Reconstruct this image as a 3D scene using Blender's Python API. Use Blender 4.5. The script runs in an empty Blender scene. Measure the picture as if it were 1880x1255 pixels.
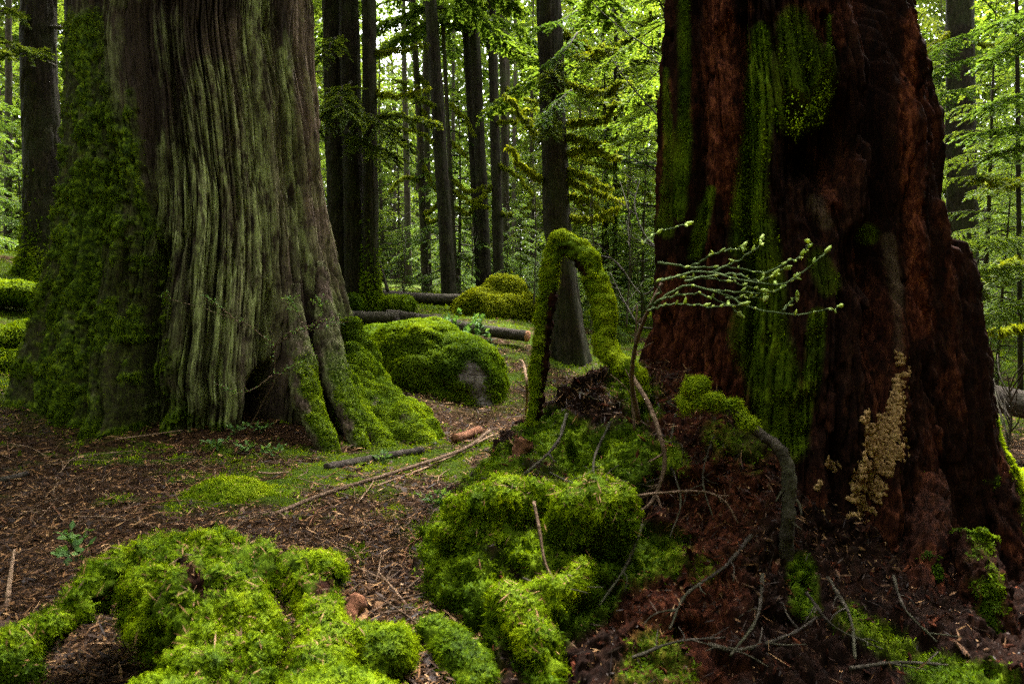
import bpy, math, random
import numpy as np
from mathutils import Vector

rng = np.random.default_rng(11)
random.seed(11)
sc = bpy.context.scene
COL = sc.collection

# ------------------------------------------------------------------ camera model (measurements of the photo)
F, CX, CY = 1300.0, 940.0, 627.5
CAM = np.array([0.0, 0.0, 1.2])
PITCH = math.atan(107.5 / F)
SP, CP = math.sin(PITCH), math.cos(PITCH)

def P(px, py, Y):
    dx, dy = px - CX, CY - py
    d = np.array([dx, F * CP + dy * SP, -F * SP + dy * CP])
    return CAM + d * (Y / d[1])

def project(V):
    R = V - CAM
    zc = R[:, 1] * CP - R[:, 2] * SP
    yc = R[:, 1] * SP + R[:, 2] * CP
    zc = np.maximum(zc, 1e-3)
    return CX + F * R[:, 0] / zc, CY - F * yc / zc

# ------------------------------------------------------------------ numpy noise
def _h(ix, iy, iz, seed):
    h = (ix * np.uint32(73856093)) ^ (iy * np.uint32(19349663)) ^ (iz * np.uint32(83492791)) ^ np.uint32((seed * 2654435761) & 0xffffffff)
    h = (h ^ (h >> np.uint32(13))) * np.uint32(1274126177)
    h ^= h >> np.uint32(16)
    h = h * np.uint32(2246822519)
    h ^= h >> np.uint32(15)
    return h.astype(np.float32) * np.float32(1 / 4294967296.0)

def noise3(Q, seed=0):
    Q = np.asarray(Q, dtype=np.float32)
    fl = np.floor(Q)
    fr = Q - fl
    u = fr * fr * fr * (fr * (fr * 6 - 15) + 10)
    i = fl.astype(np.int64).astype(np.uint32)
    x, y, z = i[:, 0], i[:, 1], i[:, 2]
    one = np.uint32(1)
    def L(a, b, t): return a + (b - a) * t
    c = lambda a, b, d: _h(x + np.uint32(a), y + np.uint32(b), z + np.uint32(d), seed)
    v = L(L(L(c(0,0,0), c(1,0,0), u[:,0]), L(c(0,1,0), c(1,1,0), u[:,0]), u[:,1]),
          L(L(c(0,0,1), c(1,0,1), u[:,0]), L(c(0,1,1), c(1,1,1), u[:,0]), u[:,1]), u[:,2])
    return v * 2 - 1

def fbm(Q, octv=4, seed=0, gain=0.5, lac=2.03):
    a, s, t = 1.0, 0.0, 0.0
    Q = np.asarray(Q, dtype=np.float32)
    for k in range(octv):
        s = s + a * noise3(Q, seed + k * 17)
        t += a
        a *= gain
        Q = Q * lac + 3.7
    return s / t

def sstep(a, b, x):
    t = np.clip((x - a) / (b - a), 0, 1)
    return t * t * (3 - 2 * t)

def stroke(px, py, pts, w, warp=None, soft=0.45):
    """1 inside a capsule chain of half width w, 0 outside"""
    best = np.full(len(px), 1e9)
    pts = [np.array(p, float) for p in pts]
    if len(pts) == 1: pts = pts * 2
    for a, b in zip(pts[:-1], pts[1:]):
        wa = a[2] if len(a) > 2 else w
        wb = b[2] if len(b) > 2 else w
        ab = b[:2] - a[:2]
        t = np.clip(((px - a[0]) * ab[0] + (py - a[1]) * ab[1]) / max(ab @ ab, 1e-6), 0, 1)
        d = np.hypot(px - a[0] - t * ab[0], py - a[1] - t * ab[1]) / (wa + (wb - wa) * t)
        best = np.minimum(best, d)
    if warp is not None: best = best + warp
    return 1 - sstep(1 - soft, 1 + soft, best)

# ------------------------------------------------------------------ mesh helpers
class Bag:
    def __init__(self):
        self.V, self.F, self.A, self.n = [], [], [], 0
    def add(self, V, Fs, tint=None):
        V = np.asarray(V, dtype=np.float32)
        if not isinstance(Fs, list): Fs = [Fs]
        for f in Fs:
            if len(f): self.F.append(np.asarray(f, dtype=np.int32) + self.n)
        self.V.append(V)
        self.A.append(np.full(len(V), 0.5, np.float32) if tint is None else np.broadcast_to(np.asarray(tint, np.float32), (len(V),)).copy())
        self.n += len(V)
        return self
    def get(self):
        return np.concatenate(self.V), self.F, np.concatenate(self.A)

def make_mesh(name, V, Fs, mats, attrs=None, smooth=True, normals=None):
    if not isinstance(Fs, list): Fs = [Fs]
    me = bpy.data.meshes.new(name)
    V = np.ascontiguousarray(V, dtype=np.float32)
    me.vertices.add(len(V))
    me.vertices.foreach_set('co', V.ravel())
    idx = np.concatenate([np.asarray(f, np.int32).ravel() for f in Fs])
    tot = np.concatenate([np.full(len(f), np.asarray(f).shape[1], np.int32) for f in Fs])
    st = np.concatenate([[0], np.cumsum(tot)[:-1]]).astype(np.int32)
    me.loops.add(len(idx))
    me.loops.foreach_set('vertex_index', idx)
    me.polygons.add(len(tot))
    me.polygons.foreach_set('loop_start', st)
    me.update(calc_edges=True)
    if smooth: me.shade_smooth()
    else: me.shade_flat()
    if normals is not None:
        try:
            at = me.attributes.new('custom_normal', 'FLOAT_VECTOR', 'POINT')
            at.data.foreach_set('vector', np.ascontiguousarray(normals, dtype=np.float32).ravel())
        except Exception as e: print('normals', e)
    for k, a in (attrs or {}).items():
        at = me.attributes.new(k, 'FLOAT', 'POINT')
        at.data.foreach_set('value', np.ascontiguousarray(a, dtype=np.float32))
    for m in (mats if isinstance(mats, (list, tuple)) else [mats]): me.materials.append(m)
    return me

def link(name, me, parent=None):
    o = bpy.data.objects.new(name, me)
    COL.objects.link(o)
    if parent is not None: o.parent = parent
    return o

def obj(name, V, Fs, mats, parent=None, attrs=None, smooth=True, origin=None, normals=None):
    """one mesh object; with a parent the vertices are given in world space and made local to it"""
    V = np.asarray(V, dtype=np.float32)
    off = np.zeros(3)
    if origin is not None: off = np.asarray(origin, float)
    elif parent is not None:
        q = parent
        while q is not None:
            off = off + np.array(q.location); q = q.parent
    o = link(name, make_mesh(name, V - off.astype(np.float32), Fs, mats, attrs, smooth, normals), parent)
    if origin is not None: o.location = off
    return o

def bagobj(name, bag, mat, parent=None, smooth=True, origin=None):
    V, Fs, A = bag.get()
    return obj(name, V, Fs, mat, parent, {'tint': A}, smooth, origin)

def tag(o, label, cat, group=None, kind=None):
    if label: o['label'] = label
    if cat: o['category'] = cat
    if group: o['group'] = group
    if kind: o['kind'] = kind
    return o

def thing(name, label, cat, loc=(0, 0, 0), group=None):
    o = bpy.data.objects.new(name, None)
    COL.objects.link(o)
    o.empty_display_size = 0.1
    o.location = tuple(float(v) for v in loc)
    return tag(o, label, cat, group)

def copy_thing(root, loc, rz=0, scale=1.0, label=None, group=None):
    r = root.copy(); COL.objects.link(r)
    r.location = tuple(float(v) for v in loc); r.rotation_euler = (0, 0, rz); r.scale = (scale,) * 3
    if label: r['label'] = label
    if group: r['group'] = group
    for ch in list(root.children):
        c = ch.copy(); COL.objects.link(c); c.parent = r
        for g in ch.children:
            d = g.copy(); COL.objects.link(d); d.parent = c
    return r

# ------------------------------------------------------------------ shapes
def resample(pts, n):
    pts = np.asarray(pts, float)
    # catmull-rom through the points
    out = []
    m = len(pts)
    ext = np.vstack([2 * pts[0] - pts[1], pts, 2 * pts[-1] - pts[-2]])
    tt = np.linspace(0, m - 1, n)
    for t in tt:
        i = min(int(t), m - 2); u = t - i
        p0, p1, p2, p3 = ext[i], ext[i + 1], ext[i + 2], ext[i + 3]
        out.append(0.5 * ((2 * p1) + (-p0 + p2) * u + (2 * p0 - 5 * p1 + 4 * p2 - p3) * u * u + (-p0 + 3 * p1 - 3 * p2 + p3) * u ** 3))
    return np.array(out)

def tube(path, rad, sides=6, cap=True):
    path = np.asarray(path, float); n = len(path)
    rad = np.broadcast_to(np.asarray(rad, float), (n,))
    T = np.gradient(path, axis=0); T /= np.linalg.norm(T, axis=1)[:, None] + 1e-9
    ref = np.array([0, 0, 1.0]) if abs(T[0, 2]) < 0.9 else np.array([1.0, 0, 0])
    N = np.zeros_like(T)
    v = ref - T[0] * (ref @ T[0]); v /= np.linalg.norm(v)
    for i in range(n):
        v = v - T[i] * (v @ T[i]); v /= np.linalg.norm(v) + 1e-9
        N[i] = v
    B = np.cross(T, N)
    a = np.linspace(0, 2 * np.pi, sides, endpoint=False)
    V = path[:, None, :] + rad[:, None, None] * (np.cos(a)[None, :, None] * N[:, None, :] + np.sin(a)[None, :, None] * B[:, None, :])
    V = V.reshape(-1, 3)
    i, j = np.meshgrid(np.arange(n - 1), np.arange(sides), indexing='ij')
    j2 = (j + 1) % sides
    Q = np.stack([i * sides + j, i * sides + j2, (i + 1) * sides + j2, (i + 1) * sides + j], -1).reshape(-1, 4)
    Fs = [Q]
    if cap:
        V = np.vstack([V, path[0], path[-1]])
        c0, c1 = n * sides, n * sides + 1
        k = np.arange(sides); k2 = (k + 1) % sides
        Fs.append(np.vstack([np.stack([k2, k, np.full(sides, c0)], 1), np.stack([(n - 1) * sides + k, (n - 1) * sides + k2, np.full(sides, c1)], 1)]))
    return V, Fs

def grid_faces(nr, nc, wrap=True):
    cc = nc if wrap else nc - 1
    i, j = np.meshgrid(np.arange(nr - 1), np.arange(cc), indexing='ij')
    j2 = (j + 1) % nc
    return np.stack([i * nc + j, i * nc + j2, (i + 1) * nc + j2, (i + 1) * nc + j], -1).reshape(-1, 4)

def vnormals(V, Fs):
    N = np.zeros_like(V, dtype=np.float64)
    for f in Fs:
        n = np.cross(V[f[:, 2]] - V[f[:, 0]], V[f[:, -1]] - V[f[:, 1]]) if f.shape[1] == 4 else np.cross(V[f[:, 1]] - V[f[:, 0]], V[f[:, 2]] - V[f[:, 0]])
        for k in range(f.shape[1]):
            np.add.at(N, f[:, k], n)
    return N / (np.linalg.norm(N, axis=1)[:, None] + 1e-12)

def sample(V, Fs, n, mask=None, N=None):
    """points, normals spread over the surface, denser where mask is high"""
    V = np.asarray(V, float)
    if N is None: N = vnormals(V, Fs)
    T = []
    for f in Fs:
        if f.shape[1] == 4: T += [f[:, [0, 1, 2]], f[:, [0, 2, 3]]]
        else: T.append(f)
    T = np.concatenate(T)
    A = 0.5 * np.linalg.norm(np.cross(V[T[:, 1]] - V[T[:, 0]], V[T[:, 2]] - V[T[:, 0]]), axis=1)
    if mask is not None: A = A * mask[T].mean(1)
    c = np.cumsum(A)
    t = T[np.searchsorted(c, rng.random(n) * c[-1]).clip(0, len(T) - 1)]
    u, v = rng.random(n), rng.random(n)
    fl = u + v > 1; u[fl] = 1 - u[fl]; v[fl] = 1 - v[fl]
    w = 1 - u - v
    p = V[t[:, 0]] * w[:, None] + V[t[:, 1]] * u[:, None] + V[t[:, 2]] * v[:, None]
    q = N[t[:, 0]] * w[:, None] + N[t[:, 1]] * u[:, None] + N[t[:, 2]] * v[:, None]
    return p, q / (np.linalg.norm(q, axis=1)[:, None] + 1e-12)

def soften(V, n4, k=0.48):
    """turn every leaf's front outwards and give it a normal leaning towards n4 (one per vertex)"""
    Q = V.reshape(-1, 4, 3); n = n4.reshape(-1, 4, 3)[:, 0]
    fn = np.cross(Q[:, 2] - Q[:, 0], Q[:, 3] - Q[:, 1]); fn /= np.linalg.norm(fn, axis=1)[:, None] + 1e-12
    fl = (fn * n).sum(1) < 0
    Q[fl] = Q[fl][:, ::-1]; fn[fl] *= -1
    m = fn * (1 - k) + n * k; m /= np.linalg.norm(m, axis=1)[:, None] + 1e-12
    return Q.reshape(-1, 3), np.repeat(m, 4, 0)

def fronds(p, n, L=0.03, W=0.006, spread=0.7, droop=0.3, tint_noise=6.0, seed=3, lift=1.0):
    """small pointed leaves: one bent diamond each"""
    m = len(p)
    d = n * lift + spread * rng.normal(size=(m, 3)) * 0.6
    d[:, 2] -= droop
    d /= np.linalg.norm(d, axis=1)[:, None] + 1e-9
    s = np.cross(d, rng.normal(size=(m, 3))); s /= np.linalg.norm(s, axis=1)[:, None] + 1e-9
    l = L * (0.5 + rng.random(m) ** 1.5)[:, None]
    w = W * (0.6 + 0.8 * rng.random(m))[:, None]
    mid = p + d * l * 0.55
    tip = p + d * l; tip[:, 2] -= droop * l[:, 0] * 0.45
    V = np.stack([p - d * l * 0.1, mid + s * w, tip, mid - s * w], 1).reshape(-1, 3)
    Fq = np.arange(m * 4).reshape(-1, 4)
    t = 0.5 + 0.34 * fbm(p * tint_noise, 3, seed) + 0.22 * (rng.random(m) - 0.5)
    t = np.clip(t, 0, 1)
    V, fronds.N = soften(V, np.repeat(n, 4, 0), 0.78)
    return V, Fq, np.repeat(t, 4)

def ferns(p, n, L=0.03, spread=0.8, droop=0.3, tint_noise=6.0, seed=3, pairs=4, wide=0.42):
    """feather moss: a little stem with pairs of pointed leaflets"""
    m = len(p)
    d = n + spread * rng.normal(size=(m, 3)) * 0.6
    d[:, 2] -= droop * (0.5 + rng.random(m))
    d /= np.linalg.norm(d, axis=1)[:, None] + 1e-9
    s = np.cross(d, n + 0.8 * rng.normal(size=(m, 3))); s /= np.linalg.norm(s, axis=1)[:, None] + 1e-9
    l = L * (0.45 + 0.9 * rng.random(m))
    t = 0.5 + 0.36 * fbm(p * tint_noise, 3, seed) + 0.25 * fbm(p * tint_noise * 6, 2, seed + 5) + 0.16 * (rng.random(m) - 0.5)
    Vs, Ts = [], []
    for k in range(pairs):
        u = (k + 0.4) / pairs
        q = p + d * (l * u)[:, None]; q[:, 2] -= droop * l * u * u * 0.5
        ll = l * wide * (1 - 0.6 * u)
        for sg in (-1, 1):
            e = d * 0.62 + s * sg * 0.78 + 0.12 * rng.normal(size=(m, 3))
            w = np.cross(e, n) ; w /= np.linalg.norm(w, axis=1)[:, None] + 1e-9
            mid = q + e * (ll * 0.5)[:, None]; tip = q + e * ll[:, None]; tip[:, 2] -= 0.25 * ll
            ww = (ll * 0.24)[:, None]
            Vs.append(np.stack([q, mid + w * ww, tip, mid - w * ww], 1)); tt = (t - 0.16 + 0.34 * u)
            Ts.append(np.stack([tt, tt, tt, tt], 1))
    V = np.concatenate(Vs).reshape(-1, 3); T = np.concatenate(Ts).ravel().clip(0, 1)
    V, ferns.N = soften(V, np.tile(np.repeat(n, 4, 0), (pairs * 2, 1)), 0.55)
    return V, np.arange(len(V)).reshape(-1, 4), T

def leaf_fans(p, d, up, L, W, nl=1):
    """flat leaves at p pointing along d, lying in the plane given by up"""
    s = np.cross(d, up); s /= np.linalg.norm(s, axis=1)[:, None] + 1e-9
    mid = p + d * (L * 0.5)[:, None]
    V = np.stack([p, mid + s * W[:, None], p + d * L[:, None], mid - s * W[:, None]], 1).reshape(-1, 3)
    return V, np.arange(len(p) * 4).reshape(-1, 4)

def remesh(bag, voxel, smooth_it=6):
    """one continuous skin round overlapping lobes"""
    V, Fs, _ = bag.get()
    me = make_mesh('tmp', V, Fs, [])
    o = bpy.data.objects.new('tmp', me); COL.objects.link(o)
    m = o.modifiers.new('r', 'REMESH'); m.mode = 'VOXEL'; m.voxel_size = voxel
    if smooth_it:
        s = o.modifiers.new('s', 'SMOOTH'); s.iterations = smooth_it; s.factor = 0.6
    dg = bpy.context.evaluated_depsgraph_get()
    ev = o.evaluated_get(dg); em = ev.to_mesh()
    n = len(em.vertices); co = np.zeros(n * 3, np.float32); em.vertices.foreach_get('co', co)
    em.calc_loop_triangles()
    tr = np.zeros(len(em.loop_triangles) * 3, np.int32); em.loop_triangles.foreach_get('vertices', tr)
    ev.to_mesh_clear()
    bpy.data.objects.remove(o); bpy.data.meshes.remove(me)
    return co.reshape(-1, 3).astype(float), [tr.reshape(-1, 3)]

def ellipsoid(c, r, seg=24, rings=14):
    c = np.asarray(c, float); r = np.broadcast_to(np.asarray(r, float), (3,))
    t = np.linspace(0, np.pi, rings + 1)[1:-1]; a = np.linspace(0, 2 * np.pi, seg, endpoint=False)
    V = np.stack([np.sin(t)[:, None] * np.cos(a), np.sin(t)[:, None] * np.sin(a), np.broadcast_to(np.cos(t)[:, None], (rings - 1, seg))], -1).reshape(-1, 3)
    Q = grid_faces(rings - 1, seg)[:, ::-1]
    V = np.vstack([V, [0, 0, 1], [0, 0, -1]])
    k = np.arange(seg); k2 = (k + 1) % seg; b = (rings - 2) * seg
    T = np.vstack([np.stack([k, k2, np.full(seg, len(V) - 2)], 1), np.stack([b + k2, b + k, np.full(seg, len(V) - 1)], 1)])
    return V * r + c, [Q, T]

# ------------------------------------------------------------------ materials
def nodes_of(name):
    m = bpy.data.materials.new(name); m.use_nodes = True
    nt = m.node_tree; nt.nodes.clear()
    return m, nt

class NB:
    def __init__(self, nt): self.nt = nt
    def n(self, t, **kw):
        x = self.nt.nodes.new(t)
        for k, v in kw.items():
            if k.startswith('i_'): x.inputs[k[2:].replace('_', ' ')].default_value = v
            else: setattr(x, k, v)
        return x
    def l(self, a, b): self.nt.links.new(a, b)
    def attr(self, nm): return self.n('ShaderNodeAttribute', attribute_name=nm).outputs['Fac']
    def coord(self, scale=(1, 1, 1)):
        t = self.n('ShaderNodeTexCoord'); mp = self.n('ShaderNodeMapping')
        self.l(t.outputs['Object'], mp.inputs['Vector']); mp.inputs['Scale'].default_value = scale
        return mp.outputs['Vector']
    def noise(self, vec, scale, detail=6, rough=0.6, dist=0.0):
        x = self.n('ShaderNodeTexNoise'); x.inputs['Scale'].default_value = scale
        x.inputs['Detail'].default_value = detail; x.inputs['Roughness'].default_value = rough; x.inputs['Distortion'].default_value = dist
        self.l(vec, x.inputs['Vector']); return x.outputs['Fac']
    def ramp(self, fac, stops, interp='LINEAR'):
        r = self.n('ShaderNodeValToRGB'); cr = r.color_ramp; cr.interpolation = interp
        while len(cr.elements) < len(stops): cr.elements.new(0.5)
        for e, (p, c) in zip(cr.elements, stops):
            e.position = p; e.color = (c if len(c) == 4 else (*c, 1))
        self.l(fac, r.inputs['Fac']); return r.outputs['Color']
    def mix(self, fac, a, b):
        x = self.n('ShaderNodeMix', data_type='RGBA')
        if isinstance(fac, (int, float)): x.inputs[0].default_value = fac
        else: self.l(fac, x.inputs[0])
        for sock, v in ((x.inputs[6], a), (x.inputs[7], b)):
            if isinstance(v, tuple): sock.default_value = (*v, 1)
            else: self.l(v, sock)
        return x.outputs[2]
    def math(self, op, a, b=0.0, clamp=False):
        x = self.n('ShaderNodeMath', operation=op, use_clamp=clamp)
        for s, v in ((x.inputs[0], a), (x.inputs[1], b)):
            if isinstance(v, (int, float)): s.default_value = v
            else: self.l(v, s)
        return x.outputs[0]
    def finish(self, color, rough=0.85, bump=None, bstr=0.5, bdist=0.01, spec=0.25):
        b = self.n('ShaderNodeBsdfPrincipled'); o = self.n('ShaderNodeOutputMaterial')
        if isinstance(color, tuple): b.inputs['Base Color'].default_value = (*color, 1)
        else: self.l(color, b.inputs['Base Color'])
        if isinstance(rough, (int, float)): b.inputs['Roughness'].default_value = rough
        else: self.l(rough, b.inputs['Roughness'])
        b.inputs['Specular IOR Level'].default_value = spec
        if bump is not None:
            bp = self.n('ShaderNodeBump'); bp.inputs['Strength'].default_value = bstr; bp.inputs['Distance'].default_value = bdist
            self.l(bump, bp.inputs['Height']); self.l(bp.outputs['Normal'], b.inputs['Normal'])
        self.l(b.outputs[0], o.inputs['Surface'])

def leaf_mat(name, stops, trans=0.35, rough=0.55, tmul=(1.35, 1.25, 0.6), gloss=0.014):
    """pointed leaves: diffuse, light passing through, and a thin waxy sheen; tint is a per-leaf random"""
    m, nt = nodes_of(name); b = NB(nt)
    c = b.ramp(b.attr('tint'), stops)
    d = b.n('ShaderNodeBsdfDiffuse'); b.l(c, d.inputs['Color'])
    t = b.n('ShaderNodeBsdfTranslucent')
    mm = b.n('ShaderNodeMix', data_type='RGBA', blend_type='MULTIPLY'); mm.inputs[0].default_value = 1
    b.l(c, mm.inputs[6]); mm.inputs[7].default_value = (*tmul, 1); b.l(mm.outputs[2], t.inputs['Color'])
    mx = b.n('ShaderNodeMixShader'); mx.inputs[0].default_value = trans
    b.l(d.outputs[0], mx.inputs[1]); b.l(t.outputs[0], mx.inputs[2])
    g = b.n('ShaderNodeBsdfGlossy'); g.inputs['Roughness'].default_value = rough; g.inputs['Color'].default_value = (1, 1, 1, 1)
    m2 = b.n('ShaderNodeMixShader'); m2.inputs[0].default_value = gloss
    b.l(mx.outputs[0], m2.inputs[1]); b.l(g.outputs[0], m2.inputs[2])
    o = b.n('ShaderNodeOutputMaterial'); b.l(m2.outputs[0], o.inputs['Surface'])
    return m

M = {}
MOSS = [(0.0, (0.012, 0.026, 0.001)), (0.36, (0.044, 0.083, 0.0015)), (0.66, (0.128, 0.192, 0.002)), (1.0, (0.26, 0.325, 0.005))]
M['moss'] = leaf_mat('moss_fronds', MOSS, 0.3, gloss=0.003)
M['moss_yellow'] = leaf_mat('yellow_moss', [(0.0, (0.05, 0.07, 0.003)), (0.45, (0.15, 0.18, 0.006)), (1.0, (0.29, 0.32, 0.010))], 0.3, gloss=0.003)
M['moss_dark'] = leaf_mat('deep_moss', [(0.0, (0.006, 0.018, 0.001)), (0.5, (0.026, 0.055, 0.003)), (1.0, (0.085, 0.135, 0.008))], 0.25)
M['needles'] = leaf_mat('hemlock_needles', [(0.0, (0.026, 0.056, 0.010)), (0.5, (0.078, 0.132, 0.017)), (1.0, (0.17, 0.225, 0.026))], 0.55)
M['needles_olive'] = leaf_mat('cedar_sprays', [(0.0, (0.024, 0.043, 0.007)), (0.5, (0.066, 0.098, 0.012)), (1.0, (0.15, 0.18, 0.022))], 0.45)
M['needles_light'] = leaf_mat('fresh_needles', [(0.0, (0.03, 0.065, 0.012)), (0.5, (0.072, 0.130, 0.018)), (1.0, (0.15, 0.22, 0.03))], 0.5)
M['leaf'] = leaf_mat('broad_leaves', [(0.0, (0.03, 0.075, 0.018)), (0.5, (0.07, 0.15, 0.03)), (1.0, (0.16, 0.26, 0.06))], 0.4)
M['bud'] = leaf_mat('fresh_buds', [(0.0, (0.12, 0.19, 0.03)), (0.5, (0.24, 0.34, 0.06)), (1.0, (0.40, 0.48, 0.13))], 0.35)

def m_cedar():
    m, nt = nodes_of('cedar_bark'); b = NB(nt)
    v = b.coord((1, 1, 0.07)); v2 = b.coord((1, 1, 0.35)); vi = b.coord()
    f1 = b.noise(v, 22, 8, 0.65, 0.3); f2 = b.noise(v, 70, 6, 0.6, 0.2); f3 = b.noise(vi, 2.2, 4, 0.6); f4 = b.noise(v2, 16, 8, 0.7)
    base = b.ramp(f1, [(0.36, (0.006, 0.004, 0.0025)), (0.52, (0.020, 0.012, 0.007)), (0.70, (0.068, 0.044, 0.027))])
    base = b.mix(b.ramp(f2, [(0.35, (0, 0, 0)), (0.7, (1, 1, 1))]), base, (0.038, 0.025, 0.017))
    grey = b.math('MULTIPLY', b.attr('grey'), b.ramp(f4, [(0.36, (0, 0, 0)), (0.6, (1, 1, 1))]))
    base = b.mix(grey, base, (0.17, 0.118, 0.082))
    li = b.math('MULTIPLY', b.attr('lichen'), b.ramp(f4, [(0.38, (0, 0, 0)), (0.56, (1, 1, 1))]))
    lc = b.ramp(f2, [(0.3, (0.09, 0.11, 0.028)), (0.52, (0.27, 0.30, 0.10)), (0.75, (0.48, 0.50, 0.24))])
    base = b.mix(li, base, lc)
    spk = b.math('MULTIPLY', b.ramp(b.noise(v2, 48, 3, 0.6), [(0.70, (0, 0, 0)), (0.74, (1, 1, 1))]), b.math('MULTIPLY', b.attr('lichen'), 0.7))
    base = b.mix(spk, base, (0.42, 0.45, 0.33))
    mo = b.attr('moss'); mn = b.noise(vi, 30, 6, 0.65)
    base = b.mix(b.math('MULTIPLY', mo, 0.95), base, b.ramp(mn, [(0.36, (0.008, 0.018, 0.001)), (0.52, (0.050, 0.085, 0.002)), (0.66, (0.155, 0.215, 0.004))]))
    h = b.math('ADD', b.math('MULTIPLY', f1, 0.6), b.math('MULTIPLY', f2, 0.4))
    b.finish(base, 0.9, h, 0.9, 0.02, 0.15)
    return m
M['cedar'] = m_cedar()

def m_bark(name, lo, mid, hi, green=0.25, scale=1.0, zs=0.25):
    m, nt = nodes_of(name); b = NB(nt)
    v = b.coord((1, 1, zs)); vi = b.coord()
    f1 = b.noise(v, 26 * scale, 8, 0.7, 0.4); f2 = b.noise(vi, 60 * scale, 5, 0.6); f3 = b.noise(vi, 2.5, 5, 0.6)
    base = b.ramp(f1, [(0.3, lo), (0.52, mid), (0.72, hi)])
    g = b.math('MULTIPLY', b.ramp(f3, [(0.42, (0, 0, 0)), (0.62, (1, 1, 1))]), green)
    base = b.mix(g, base, b.ramp(f2, [(0.3, (0.018, 0.030, 0.006)), (0.7, (0.07, 0.09, 0.025))]))
    try:
        mo = b.attr('moss')
        base = b.mix(b.math('MULTIPLY', mo, 0.9), base, b.ramp(f2, [(0.3, (0.01, 0.02, 0.002)), (0.7, (0.04, 0.06, 0.006))]))
    except Exception: pass
    b.finish(base, 0.92, b.math('ADD', f1, b.math('MULTIPLY', f2, 0.3)), 1.0, 0.025, 0.15)
    return m
M['bark'] = m_bark('conifer_bark', (0.004, 0.003, 0.002), (0.018, 0.012, 0.008), (0.055, 0.039, 0.026), 0.25)
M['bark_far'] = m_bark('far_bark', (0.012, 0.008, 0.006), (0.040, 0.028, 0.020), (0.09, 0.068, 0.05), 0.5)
M['log'] = m_bark('log_bark', (0.008, 0.006, 0.005), (0.040, 0.030, 0.024), (0.12, 0.095, 0.078), 0.15, 1.0, 1.0)
M['branch'] = m_bark('grey_branch', (0.012, 0.009, 0.007), (0.045, 0.035, 0.026), (0.11, 0.09, 0.07), 0.3, 1.0, 1.0)
M['twig'] = m_bark('brown_twig', (0.035, 0.020, 0.012), (0.13, 0.080, 0.050), (0.28, 0.19, 0.13), 0.05, 1.5, 1.0)
M['twig_tan'] = m_bark('tan_twig', (0.09, 0.055, 0.032), (0.25, 0.155, 0.095), (0.42, 0.29, 0.19), 0.0, 1.5, 1.0)
M['twig_red'] = m_bark('red_wood', (0.04, 0.014, 0.007), (0.15, 0.060, 0.030), (0.30, 0.14, 0.075), 0.05, 1.2, 0.5)
M['stem_green'] = m_bark('green_stem', (0.03, 0.05, 0.015), (0.07, 0.11, 0.03), (0.14, 0.19, 0.07), 0.1, 1.5, 1.0)

def m_rot():
    m, nt = nodes_of('rotten_wood'); b = NB(nt)
    v = b.coord((1, 1, 0.10)); v2 = b.coord((1, 1, 0.4)); vi = b.coord()
    f1 = b.noise(v, 18, 8, 0.7, 0.5); f2 = b.noise(v2, 42, 7, 0.7, 0.6); f3 = b.noise(vi, 5, 6, 0.65)
    dark = b.ramp(f1, [(0.35, (0.0015, 0.001, 0.0008)), (0.55, (0.0075, 0.0036, 0.0022)), (0.75, (0.030, 0.0135, 0.0075))])
    red = b.ramp(f2, [(0.34, (0.006, 0.002, 0.0015)), (0.5, (0.064, 0.0165, 0.008)), (0.70, (0.25, 0.075, 0.032))])
    base = b.mix(b.attr('red'), dark, red)
    base = b.mix(b.attr('pale'), base, b.ramp(f2, [(0.3, (0.05, 0.032, 0.02)), (0.7, (0.20, 0.145, 0.09))]))
    base = b.mix(b.math('MULTIPLY', b.attr('moss'), 0.95), base, b.ramp(f3, [(0.3, (0.010, 0.022, 0.001)), (0.5, (0.060, 0.100, 0.002)), (0.72, (0.17, 0.235, 0.005))]))
    h = b.math('ADD', b.math('MULTIPLY', f1, 0.6), b.math('MULTIPLY', f2, 0.5))
    b.finish(base, 0.95, h, 1.0, 0.025, 0.06)
    return m
M['rot'] = m_rot()

def m_soil(name, mossy=True):
    m, nt = nodes_of(name); b = NB(nt)
    vi = b.coord(); n1 = b.noise(vi, 55, 8, 0.75, 0.5); n2 = b.noise(vi, 7, 6, 0.7); n3 = b.noise(vi, 190, 4, 0.7)
    c = b.ramp(n1, [(0.34, (0.004, 0.002, 0.0015)), (0.48, (0.020, 0.009, 0.005)), (0.60, (0.062, 0.034, 0.011)), (0.78, (0.15, 0.084, 0.030))])
    c = b.mix(b.ramp(n2, [(0.4, (0, 0, 0)), (0.7, (0.6, 0.6, 0.6))]), c, b.ramp(n3, [(0.35, (0.008, 0.004, 0.0025)), (0.65, (0.070, 0.031, 0.015))]))
    c = b.mix(b.attr('moss'), c, b.ramp(n1, [(0.3, (0.010, 0.020, 0.002)), (0.5, (0.035, 0.060, 0.004)), (0.75, (0.09, 0.12, 0.008))]))
    b.finish(c, 0.95, b.math('ADD', n1, b.math('MULTIPLY', n3, 0.5)), 1.0, 0.02, 0.05)
    return m
M['soil'] = m_soil('forest_soil')

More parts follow.
